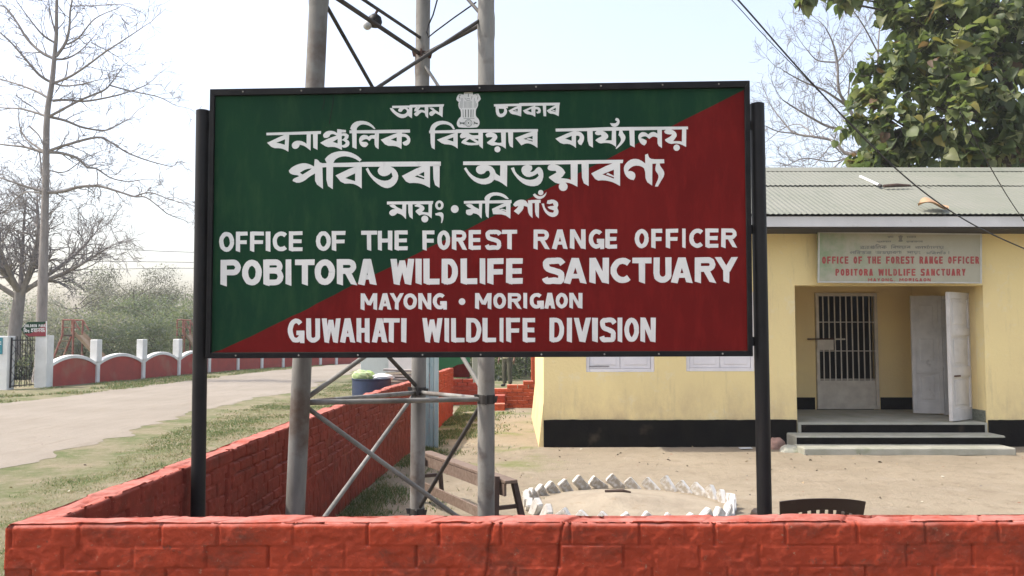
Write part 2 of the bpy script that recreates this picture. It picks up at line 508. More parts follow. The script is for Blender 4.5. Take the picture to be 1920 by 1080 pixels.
T_B2 = traced([
 [(145,208),(445,200),(450,192),(1372,190),(1372,218),(1100,226),(450,235),(148,238)],
 [(160,215),(212,215),(210,420),(165,395)],
 [(152,205),(170,150),(215,112),(280,95),(350,103),(410,135),(438,190),(418,194),(385,150),(320,132),(255,145),(215,178),(210,215),(160,215)],
 ([(235,310),(420,240),(468,228),(468,410),(435,385),(390,365),(300,360)],[(350,308),(420,282),(420,332)]),
 [(495,258),(520,230),(585,226),(605,248),(640,262),(702,258),(705,300),(660,300),(610,295),(560,330),(600,345),(705,345),(705,368),(600,375),(540,360),(510,345),(515,325),(570,285),(545,288),(510,297),(493,280)],
 [(702,215),(752,215),(752,412),(700,370)],
 [(600,297),(645,292),(712,335),(712,350),(685,350)],
 [(780,255),(800,232),(860,228),(905,250),(918,285),(895,320),(880,335),(930,348),(962,342),(955,222),(1010,222),(1010,412),(960,377),(900,370),(860,380),(805,355),(797,340),(850,300),(862,283),(830,280),(798,285)],
 ('dot', 916, 418, 34),
 [(1035,220),(1092,220),(1090,402),(1043,375)],
 ([(1115,290),(1310,215),(1366,210),(1366,402),(1330,375),(1280,352),(1235,350),(1185,374)],[(1208,300),(1312,268),(1312,332)]),
 [(1265,288),(1316,306),(1316,320),(1238,305)]], 6, 780, 210)
T_B3 = traced([
 [(250,185),(600,178),(840,168),(1740,162),(1742,192),(1140,205),(252,218)],
 ([(248,298),(420,222),(480,210),(480,404),(445,375),(400,355),(320,360)],[(358,298),(432,266),(432,322)]),
 [(475,215),(530,220),(572,265),(570,320),(540,372),(510,360),(498,325),(520,300),(522,275),(500,262),(475,268)],
 [(605,195),(668,195),(671,400),(613,365)],
 [(692,230),(720,205),(790,210),(840,250),(845,285),(808,317),(882,317),(885,195),(930,195),(932,392),(870,350),(800,345),(750,355),(700,320),(705,305),(770,270),(760,255),(725,260),(698,250)],
 [(972,195),(1000,200),(1010,235),(1038,270),(1035,310),(1000,360),(935,415),(926,406),(975,345),(990,310),(975,275),(958,260)],
 [(862,123),(925,128),(944,105),(920,88),(930,65),(955,68),(972,95),(970,125),(950,155),(920,168),(883,160)],
 [(1080,190),(1138,190),(1141,397),(1088,370)],
 [(1178,285),(1190,245),(1225,222),(1270,230),(1292,252),(1320,228),(1360,220),(1397,242),(1395,185),(1446,185),(1448,404),(1398,370),(1398,290),(1370,275),(1340,275),(1305,302),(1270,270),(1230,275),(1208,292),(1240,300),(1275,320),(1275,350),(1250,375),(1215,360),(1190,320)],
 [(1472,215),(1500,190),(1560,195),(1605,225),(1618,265),(1590,305),(1573,327),(1640,325),(1672,332),(1675,185),(1722,185),(1720,392),(1660,360),(1600,350),(1540,360),(1485,325),(1482,308),(1550,270),(1560,250),(1520,250),(1483,240)],
 ('dot', 1613, 400, 36)], 6, 1000, 210)
T_C1 = traced([
 ([(366,660),(400,620),(470,585),(540,572),(600,585),(652,612),(658,530),(690,532),(725,575),(800,575),(800,618),(745,622),(752,864),(663,800),(662,690),(600,725),(540,775),(470,800),(410,775),(415,750),(482,722),(470,710),(420,705),(380,690)],[(490,682),(560,640),(625,633),(600,655),(522,702)]),
 [(790,575),(866,575),(862,867),(790,820)],
 [(773,530),(800,495),(860,455),(960,435),(1060,450),(1140,490),(1187,535),(1165,557),(1110,520),(1020,495),(950,500),(890,530),(866,575),(795,575)],
 [(735,575),(1180,565),(1200,560),(1920,555),(2078,556),(2078,605),(1920,610),(1180,615),(735,618)],
 ([(893,712),(1090,618),(1188,600),(1188,860),(1140,825),(1080,802),(970,805)],[(1002,742),(1114,688),(1114,777)]),
 [(1233,640),(1257,623),(1290,690),(1350,745),(1430,775),(1500,765),(1537,725),(1522,678),(1490,710),(1430,725),(1380,700),(1363,655),(1390,615),(1440,600),(1530,615),(1585,665),(1604,735),(1570,810),(1500,857),(1430,850),(1340,790),(1270,710)],
 ([(1640,718),(1850,610),(1956,590),(1956,852),(1880,812),(1800,795),(1700,800)],[(1785,725),(1892,670),(1892,757),(1850,745)]),
 [(1832,698),(1896,728),(1896,742),(1812,712)],
 [(1990,590),(2066,590),(2063,852),(1998,810)]], 6, 480, 210)
T_C2 = traced([
 [(530,555),(1600,545),(1920,540),(2332,536),(2326,574),(1920,582),(1030,598),(530,595)],
 [(538,635),(562,620),(600,680),(660,730),(740,755),(810,740),(837,700),(822,660),(790,660),(770,690),(720,702),(678,675),(672,630),(705,598),(790,592),(850,610),(885,650),(895,690),(946,722),(948,590),(1026,590),(1023,840),(950,785),(880,760),(840,800),(760,818),(670,790),(600,730)],
 [(1066,630),(1102,620),(1120,680),(1180,735),(1260,765),(1340,755),(1382,715),(1367,688),(1330,715),(1260,735),(1205,705),(1181,655),(1198,608),(1250,590),(1302,603),(1310,640),(1283,672),(1320,672),(1365,618),(1402,620),(1432,670),(1432,750),(1390,820),(1310,838),(1220,815),(1150,760),(1095,690)],
 [(1478,625),(1498,590),(1580,588),(1650,630),(1680,680),(1650,725),(1628,742),(1700,750),(1742,762),(1740,580),(1819,577),(1816,840),(1740,800),(1680,790),(1590,812),(1500,745),(1493,730),(1580,680),(1572,660),(1520,660),(1488,650)],
 ('dot', 1656, 838, 50),
 [(1862,580),(1943,580),(1943,832),(1870,790)],
 ([(1971,690),(2190,580),(2296,555),(2296,832),(2250,805),(2200,782),(2110,765),(2030,772)],[(2096,700),(2227,647),(2227,748)]),
 [(2158,683),(2230,718),(2230,733),(2138,700)],
 [(2335,640),(2350,590),(2400,540),(2460,522),(2520,535),(2581,577),(2578,480),(2610,468),(2620,510),(2655,530),(2792,530),(2795,575),(2660,580),(2658,827),(2584,775),(2578,640),(2530,605),(2460,600),(2405,630),(2383,667),(2420,660),(2465,685),(2470,730),(2450,765),(2400,755),(2355,710)],
 [(2704,575),(2741,575),(2750,610),(2790,660),(2796,710),(2760,770),(2722,837),(2689,837),(2694,820),(2731,740),(2726,700),(2694,660),(2694,625)]], 6, 780, 210)
T_D1 = traced([
 [(128,140),(567,135),(562,165),(128,168)],
 [(150,175),(195,165),(225,195),(272,215),(275,160),(311,160),(308,307),(270,265),(225,250),(205,270),(175,278),(150,260),(150,235),(175,215),(207,210),(170,195)],
 [(328,160),(370,160),(372,307),(332,275)],
 [(390,175),(430,160),(480,185),(485,215),(460,237),(522,245),(522,160),(556,160),(552,300),(515,270),(470,260),(435,272),(400,240),(400,225),(442,200),(420,190),(393,187)],
 ('dot', 487, 305, 33), ('ring', 625, 175, 40, 45, 16, 22),
 [(585,253),(640,238),(664,255),(664,300),(650,344),(641,342),(646,300),(630,275),(590,270)]], 5.053, 700, 350)
T_DOT = traced([('dot', 771, 211, 37)], 5.053, 700, 350)
T_D2 = traced([
 [(857,135),(1308,125),(1310,155),(858,160)],
 [(872,170),(925,160),(955,190),(1002,212),(1000,150),(1031,150),(1025,302),(990,260),(945,250),(930,270),(895,270),(875,250),(880,220),(930,210),(893,190)],
 [(1060,130),(1098,130),(1092,297),(1062,275)],
 [(1050,110),(1070,80),(1120,53),(1190,53),(1250,76),(1284,115),(1262,117),(1210,88),(1150,80),(1110,97),(1098,132),(1060,132)],
 ([(1123,210),(1250,150),(1300,138),(1298,302),(1240,262),(1135,260)],[(1188,210),(1257,183),(1257,237)]),
 [(1215,206),(1258,220),(1258,230),(1203,216)],
 [(1323,170),(1345,140),(1390,120),(1440,126),(1467,163),(1465,128),(1506,128),(1508,297),(1470,260),(1460,190),(1425,180),(1420,215),(1375,264),(1330,230),(1360,205),(1375,180),(1343,190)],
 [(1490,126),(1585,122),(1585,152),(1490,155)],
 [(1530,140),(1570,140),(1568,300),(1533,268)],
 ('dot', 1586, 55, 25),
 [(1512,75),(1530,63),(1555,85),(1590,92),(1625,70),(1641,48),(1635,80),(1605,110),(1565,117),(1530,102)],
 [(1593,160),(1617,158),(1625,200),(1660,240),(1703,246),(1713,226),(1690,216),(1665,210),(1650,190),(1680,184),(1712,180),(1700,155),(1670,165),(1643,158),(1650,130),(1700,118),(1745,140),(1754,175),(1740,200),(1757,230),(1747,270),(1705,290),(1660,275),(1620,235)]], 5.053, 700, 350)
# national emblem above the heading: pale silhouette, then the drawn lines
EM = lambda d: traced(d, 13.5, 845, 165)
T_EMB = EM([[(350,80),(545,75),(565,165),(640,145),(700,140),(740,200),(765,275),(720,330),(690,350),(695,440),(665,500),(635,545),(632,690),(660,735),(715,790),(735,890),(700,970),(640,1002),(220,1000),(165,960),(150,880),(185,790),(225,745),(262,720),(255,560),(205,500),(185,420),(205,350),(150,310),(140,265),(185,165),(240,140),(325,165)]])
def _ln(a, b, w=12):
    _, l, r = stroke([a, b], w); return l + r[::-1]
_el = []
for x in (350,380,410,440,470,500,530): _el.append(_ln((x, 330), (x + (x - 440) * .05, 500), 8))
for x, a, b in ((225,180,290),(205,400,480),(240,330,500),(270,250,520),(300,250,500),(600,250,500),(630,330,500),(660,380,470),(690,200,300)): _el.append(_ln((x, a), (x + (8 if x < 440 else -8), b), 8))
for x in (310,375,445,515,570): _el.append(_ln((x, 540), (x - (x - 440) * .05, 740), 22 if x in (375,445,515) else 14))
_el += [_ln((355,130),(540,125), 9), _ln((445,140),(445,220), 18), _ln((400,270),(490,268), 12), _ln((355,245),(390,290), 10), _ln((540,200),(520,290), 10), _ln((390,300),(440,318), 9), _ln((440,318),(500,300), 9)]
_el += [_ln((325,765),(600,765), 10), _ln((215,185),(255,170), 16), _ln((640,165),(680,175), 16), _ln((210,220),(235,270), 14), _ln((690,220),(680,270), 14)]
_el += [[(225,835),(250,870),(330,870),(350,850),(345,940),(315,900),(260,900),(230,930)], [(580,830),(620,870),(680,880),(690,910),(660,915),(610,895),(580,930),(585,880)]]
T_EMB_LN = EM(_el + [('ring', 450, 882, 95, 95, 82, 82), ('ring', 450, 882, 62, 62, 54, 54), ('dot', 450, 882, 22)])

_c7 = lambda y: 410 + y / 3.84
def _lin(x0, y0, x1, y1): return lambda x: y0 + (x - x0) * (y1 - y0) / (x1 - x0)
def _spec(s7, s8):
    return [(c, 400 + a / 3.84, 400 + b / 3.84) for c, a, b in s7] + [(c, 900 + a / 3.84, 900 + b / 3.84) for c, a, b in s8]
L1 = latin(_spec([('O',40,148),('F',160,245),('F',262,362),('I',375,410),('C',425,528),('E',542,640),('O',737,845),('F',852,950),('T',1063,1178),('H',1183,1287),('E',1303,1398),('F',1505,1592),('O',1612,1705),('R',1718,1822),('E',1838,1926)],
   [('S',38,152),('T',157,268),('R',385,497),('A',518,632),('N',648,760),('G',783,895),('E',903,988),('O',1115,1215),('F',1235,1312),('F',1338,1428),('I',1457,1482),('C',1507,1605),('E',1623,1718),('R',1738,1850)]),
   _lin(412, 434.5, 1380, 428), _lin(412, 472, 1380, 464), 8.0)
L2 = latin(_spec([('P',50,198),('O',205,348),('B',358,505),('I',520,560),('T',587,728),('O',728,875),('R',888,1030),('A',1040,1175),('W',1275,1447),('I',1455,1500),('L',1512,1628),('D',1643,1762),('L',1780,1900)],
   [('I',-2,38),('F',52,170),('E',187,307),('S',452,608),('A',603,770),('N',787,928),('C',940,1085),('T',1097,1235),('U',1250,1380),('A',1375,1533),('R',1548,1697),('Y',1690,1858)]),
   _lin(412, 487, 1384, 482), _lin(412, 535.6, 1384, 529.5), 11.6)
L3 = latin(_spec([('M',1060,1178),('A',1188,1283),('Y',1268,1372),('O',1368,1465),('N',1475,1568),('G',1580,1680),('M',1885,2002)],
   [('O',95,187),('R',200,297),('I',313,338),('G',357,460),('A',462,542),('O',545,632),('N',643,737)]),
   _lin(676, 550, 1092, 549), _lin(676, 581, 1092, 578), 7.0) + [([(400 + (1790 + 24 * math.cos(R(a))) / 3.84, 410 + (597 + 24 * math.sin(R(a))) / 3.84) for a in range(0, 360, 18)], [])]
L4 = latin(_spec([('G',535,655),('U',668,768),('W',780,915),('A',910,1022),('H',1030,1125),('A',1140,1252),('T',1222,1340),('I',1352,1390),('W',1503,1648),('I',1663,1697),('L',1712,1808),('D',1820,1930)],
   [('L',18,115),('I',140,168),('F',188,287),('E',307,397),('D',500,607),('I',625,662),('V',675,800),('I',808,848),('S',865,977),('I',992,1025),('O',1040,1145),('N',1155,1265)]),
   _lin(540, 597, 1230, 595.5), _lin(540, 642.5, 1230, 641), 9.0)
# ------------------------------------------------------------------ materials of the place
M = {}
def redpaint(name, base, dark, dust, lift=0.0):
    t = NT(name)
    n1 = t.fr(t.noise(3.0, 6, 0.65), 0.35, 0.7)
    c = t.mix(n1, base, dark)
    c = t.mix(t.fr(t.noise(14, 5, 0.7), 0.54, 0.75), c, tuple(min(1, x * 1.3 + 0.01) for x in base))
    c = t.mix(t.math('MULTIPLY', t.fr(t.noise(5.0, 7, 0.75, stretch=(1, 1, 1.6)), 0.52, 0.70), 0.75), c, (0.13, 0.045, 0.03))
    c = t.mix(t.fr(t.noise(48, 5, 0.75), 0.62, 0.70), c, (0.30, 0.15, 0.10))
    c = t.mix(t.math('MULTIPLY', t.fr(t.noise(21, 6, 0.8), 0.60, 0.66), 0.7), c, (0.12, 0.05, 0.035))
    ge = t.n('ShaderNodeNewGeometry'); sp = t.n('ShaderNodeSeparateXYZ'); t.l(ge.outputs['Normal'], sp.inputs[0])
    up = t.fr(sp.outputs[2], 0.35, 0.95)
    up = t.math('MULTIPLY', up, t.fr(t.noise(9, 6, 0.7), 0.25, 0.62))
    c = t.mix(up, c, dust)
    t.col(c); t.rough(0.85); t.b.inputs['Specular IOR Level'].default_value = 0.1
    t.bump(t.math('ADD', t.noise(45, 6, 0.7), t.math('MULTIPLY', t.noise(170, 4, 0.7), 0.5)), 0.003)
    return t.m
M['redwall'] = redpaint('red_painted_brick', (0.345, 0.050, 0.023), (0.24, 0.038, 0.020), (0.44, 0.178, 0.145))
M['redwallshade'] = redpaint('shaded_red_painted_brick', (0.235, 0.043, 0.026), (0.15, 0.03, 0.02), (0.40, 0.14, 0.11))  # darker copy of the red: shade on the inner face put into the colour
M['redwall2'] = redpaint('lit_red_painted_brick', (0.50, 0.10, 0.04), (0.38, 0.07, 0.03), (0.58, 0.27, 0.2))  # brighter copy of the red: stronger light at the far end put into the colour
M['redpanel'] = pmat('red_wall_panel', (0.36, 0.052, 0.036), (0.28, 0.045, 0.033), 2.5, 0.85, 0.004, 30, c3=(0.30, 0.14, 0.09), s3=0.8)
M['whitecap'] = pmat('whitewash', (0.72, 0.72, 0.70), (0.58, 0.58, 0.55), 2.0, 0.8, 0.003, 25, c3=(0.45, 0.45, 0.40), s3=3.0, lo3=0.6, hi3=0.8)
M['black'] = pmat('black_paint', (0.009, 0.0085, 0.0085), (0.015, 0.014, 0.014), 6, 0.5, spec=0.2, bump=0.0006, bscale=60)
M['blackframe'] = pmat('black_angle_iron', (0.007, 0.007, 0.008), (0.014, 0.014, 0.014), 12, 0.6, 0.001, 70, c3=(0.04, 0.037, 0.034), s3=18, lo3=0.68, hi3=0.78, spec=0.12)
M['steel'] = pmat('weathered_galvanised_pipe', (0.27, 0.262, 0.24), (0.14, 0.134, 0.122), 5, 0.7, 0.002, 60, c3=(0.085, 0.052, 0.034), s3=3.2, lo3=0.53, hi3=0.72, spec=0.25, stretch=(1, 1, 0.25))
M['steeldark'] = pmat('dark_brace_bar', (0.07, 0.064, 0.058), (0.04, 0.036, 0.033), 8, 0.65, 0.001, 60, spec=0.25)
M['rust'] = pmat('rusty_plate', (0.10, 0.045, 0.028), (0.05, 0.028, 0.02), 20, 0.8, 0.002, 80)

def wallmat():
    t = NT('yellow_limewash')
    c = t.mix(t.fr(t.noise(0.9, 6, 0.62), 0.35, 0.68), (0.79, 0.65, 0.32), (0.74, 0.60, 0.305))
    c = t.mix(t.fr(t.noise(2.6, 6, 0.7), 0.56, 0.76), c, (0.75, 0.67, 0.46))
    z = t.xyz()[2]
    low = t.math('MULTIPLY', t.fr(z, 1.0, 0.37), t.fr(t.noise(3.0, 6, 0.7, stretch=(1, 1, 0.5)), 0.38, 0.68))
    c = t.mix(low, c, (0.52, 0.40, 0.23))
    c = t.mix(t.math('MULTIPLY', t.fr(t.noise(7.0, 6, 0.75, stretch=(1, 1, 0.12)), 0.56, 0.76), 0.6), c, (0.46, 0.38, 0.23))
    t.col(c); t.rough(0.88); t.b.inputs['Specular IOR Level'].default_value = 0.2
    t.bump(t.noise(22, 6, 0.65), 0.006)
    return t.m
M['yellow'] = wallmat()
M['ochre'] = pmat('ochre_limewash', (0.77, 0.61, 0.30), (0.70, 0.55, 0.29), 1.2, 0.88, 0.004, 25)
M['plinth'] = pmat('black_plinth', (0.006, 0.0055, 0.005), (0.011, 0.010, 0.008), 4, 0.8, 0.004, 30, c3=(0.075, 0.06, 0.04), s3=2.2, lo3=0.62, hi3=0.85, spec=0.06)
M['concrete'] = pmat('worn_cement', (0.36, 0.35, 0.29), (0.28, 0.28, 0.22), 3, 0.85, 0.004, 40, c3=(0.23, 0.25, 0.16), s3=4, lo3=0.56, hi3=0.75)
M['fascia'] = pmat('grey_white_fascia', (0.60, 0.60, 0.59), (0.53, 0.53, 0.52), 2, 0.6, 0.002, 20, c3=(0.38, 0.37, 0.34), s3=5, lo3=0.62, hi3=0.8, stretch=(1, 1, 0.3))
M['doorwhite'] = pmat('old_white_gloss', (0.60, 0.58, 0.55), (0.48, 0.465, 0.44), 4, 0.5, 0.001, 40, c3=(0.33, 0.30, 0.28), s3=6, lo3=0.62, hi3=0.78)
M['grille'] = pmat('grille_cream_paint', (0.60, 0.55, 0.46), (0.48, 0.43, 0.36), 6, 0.5, 0.001, 40)
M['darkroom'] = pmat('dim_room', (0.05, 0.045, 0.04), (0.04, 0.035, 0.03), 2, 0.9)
M['shutter'] = pmat('white_shutter', (0.74, 0.72, 0.73), (0.66, 0.64, 0.65), 3, 0.55, 0.001, 40)

def roofmat():
    t = NT('corrugated_sheet_paint')
    c = t.mix(t.fr(t.noise(0.8, 6, 0.65), 0.35, 0.7), (0.175, 0.182, 0.142), (0.205, 0.205, 0.168))
    c = t.mix(t.fr(t.noise(4.0, 6, 0.75, stretch=(1, 0.25, 0.25)), 0.55, 0.78), c, (0.14, 0.155, 0.115))
    c = t.mix(t.fr(t.noise(30, 3, 0.7), 0.70, 0.76), c, (0.12, 0.10, 0.07))
    t.col(c); t.rough(0.62); t.b.inputs['Specular IOR Level'].default_value = 0.3
    return t.m
M['roof'] = roofmat()

# ------------------------------------------------------------------ ground: one sheet to the horizon
WALLPATH = [(5.6, 2.85), (-1.72, 2.85), (-1.69, 6.0), (-1.66, 8.5), (-1.52, 11.5), (-1.30, 16.8)]
def wall_x(y):
    return np.interp(y, [p[1] for p in WALLPATH[1:]], [p[0] for p in WALLPATH[1:]])
ROAD_R = [(-4.6, -30), (-5.2, 0), (-5.6, 9), (-6.2, 12.7), (-6.6, 17), (-6.3, 23), (-6.4, 30), (-7.2, 41), (-6.0, 60), (0, 90)]
ROAD_L = [(-12.6, -30), (-12.5, 0), (-12.4, 12), (-12.3, 19.8), (-11.9, 23.6), (-11.6, 29), (-11.2, 38), (-9.6, 48), (-7.5, 62), (-3, 92)]
def road_edges(y):
    return (np.interp(y, [p[1] for p in ROAD_L], [p[0] for p in ROAD_L]), np.interp(y, [p[1] for p in ROAD_R], [p[0] for p in ROAD_R]))
def axis(lo, hi, st, far):
    a = list(np.arange(lo, hi + 1e-6, st)); d = st
    left = []; x = lo
    while x > -far: d *= 1.5; x -= d; left.append(x)
    d = st; right = []; x = hi
    while x < far: d *= 1.5; x += d; right.append(x)
    return np.array(left[::-1] + a + right)
def ground_z(X, Y):
    yard = np.clip((X - (-1.5)) / 0.5, 0, 1) * np.clip((14.0 - np.abs(Y)) / 3, 0, 1)
    h = (fbm(X * 1.3, Y * 1.3, 3) - 0.47) * 0.05 + (fbm(X * 7, Y * 7, 9) - 0.47) * 0.012
    verge = np.clip((-1.9 - X) / 0.3, 0, 1) * np.clip((X + 5.4) / 0.6, 0, 1)
    return yard * h - 0.006 + verge * (fbm(X * 2, Y * 2, 5) - 0.47) * 0.05
gx = axis(-16, 13, 0.11, 1500); gy = axis(-1, 32, 0.13, 1500)
GX, GY = np.meshgrid(gx, gy)
GZ = ground_z(GX, GY)
gv = np.stack([GX.ravel(), GY.ravel(), GZ.ravel()], 1)
nx, ny = len(gx), len(gy)
ii = (np.arange(ny - 1)[:, None] * nx + np.arange(nx - 1)[None, :]).ravel()
gf = np.stack([ii, ii + 1, ii + nx + 1, ii + nx], 1)
def groundmat():
    t = NT('ground_sand_and_turf')
    x, y, z = t.xyz()
    sand = t.mix(t.fr(t.noise(0.7, 7, 0.62), 0.35, 0.68), (0.33, 0.277, 0.20), (0.265, 0.22, 0.157))
    sand = t.mix(t.fr(t.noise(5, 8, 0.72), 0.50, 0.74), sand, (0.225, 0.18, 0.125))
    sand = t.mix(t.math('MULTIPLY', t.fr(t.noise(26, 7, 0.8, stretch=(1, 1.6, 1)), 0.55, 0.70), 0.8), sand, (0.185, 0.15, 0.105))
    sand = t.mix(t.fr(t.noise(75, 4, 0.75), 0.66, 0.72), sand, (0.10, 0.08, 0.06))
    sand = t.mix(t.math('MULTIPLY', t.fr(t.noise(2.2, 5, 0.7), 0.54, 0.7), 0.5), sand, (0.36, 0.31, 0.24))
    green = t.math('MULTIPLY', t.fr(t.noise(0.9, 6, 0.65), 0.50, 0.62), t.fr(y, 8.5, 10.5))
    green = t.math('MULTIPLY', green, t.fr(x, 1.2, 0.0))
    sand = t.mix(green, sand, (0.19, 0.20, 0.085))
    dirt = t.mix(t.fr(t.noise(1.1, 7, 0.65), 0.38, 0.62), (0.24, 0.205, 0.135), (0.12, 0.14, 0.058))
    dirt = t.mix(t.fr(t.noise(6, 8, 0.75), 0.5, 0.72), dirt, (0.27, 0.23, 0.165))
    dirt = t.mix(t.fr(t.noise(30, 6, 0.75), 0.58, 0.70), dirt, (0.10, 0.09, 0.05))
    # the yard lies to the right of the compound wall
    side = t.fr(t.math('SUBTRACT', x, t.math('MULTIPLY', t.math('SUBTRACT', y, 3.0), 0.02)), -1.70, -1.60)
    inside = t.math('MULTIPLY', side, t.fr(y, 2.85, 2.95))
    inside = t.math('MULTIPLY', inside, t.fr(t.math('ADD', y, t.math('MULTIPLY', t.noise(0.8, 5), 4.0)), 22.5, 20.0))
    t.col(t.mix(inside, dirt, sand)); t.rough(0.95); t.b.inputs['Specular IOR Level'].default_value = 0.1
    t.bump(t.math('ADD', t.noise(14, 8, 0.7), t.math('MULTIPLY', t.noise(90, 5, 0.7), 0.35)), 0.028)
    return t.m
M['ground'] = groundmat()
o = np_mesh('ground', gv, gf, M['ground'], smooth=True); tag(o, kind='structure')

def roadmat():
    t = NT('dusty_dirt_road')
    c = t.mix(t.fr(t.noise(0.35, 7, 0.65), 0.36, 0.66), (0.285, 0.25, 0.205), (0.235, 0.205, 0.165))
    c = t.mix(t.fr(t.noise(2.0, 8, 0.72, stretch=(1.6, 0.3, 1)), 0.52, 0.74), c, (0.215, 0.185, 0.14))
    c = t.mix(t.fr(t.noise(18, 7, 0.78), 0.56, 0.72), c, (0.17, 0.145, 0.11))
    c = t.mix(t.math('MULTIPLY', t.fr(t.noise(1.3, 4, 0.6, stretch=(2.4, 0.06, 1)), 0.5, 0.66), 0.25), c, (0.33, 0.295, 0.245))
    t.col(c); t.rough(0.95); t.b.inputs['Specular IOR Level'].default_value = 0.1
    t.bump(t.math('ADD', t.noise(7, 8, 0.7), t.math('MULTIPLY', t.noise(60, 5, 0.7), 0.4)), 0.02)
    return t.m
M['road'] = roadmat()
ys = np.concatenate([np.arange(-30, 32, 0.12), np.arange(32, 92, 0.6)])
xl, xr = road_edges(ys)
xl = xl + (fbm(ys * .5, ys * 0, 41) - .47) * 1.1 + (fbm(ys * 3, ys * 0, 42) - .47) * 0.35
xr = xr + (fbm(ys * .45, ys * 0 + 5, 43) - .47) * 1.2 + (fbm(ys * 2.6, ys * 0 + 5, 44) - .47) * 0.55
K = 24
tt = np.linspace(0, 1, K)
RX = xl[:, None] * (1 - tt) + xr[:, None] * tt
RY = np.repeat(ys[:, None], K, 1)
RZ = 0.010 - 0.013 * np.exp(-np.minimum(tt, 1 - tt) * 40)[None, :] + (fbm(RX * .8, RY * .25, 47) - .47) * 0.02 * np.minimum(1, np.minimum(tt, 1 - tt) * 8)[None, :]
RZ = np.maximum(RZ, -0.002)
i2 = (np.arange(len(ys) - 1)[:, None] * K + np.arange(K - 1)[None, :]).ravel()
o = np_mesh('dirt_road', np.stack([RX.ravel(), RY.ravel(), RZ.ravel()], 1), np.stack([i2, i2 + 1, i2 + K + 1, i2 + K], 1), M['road'], smooth=True)
tag(o, kind='structure')

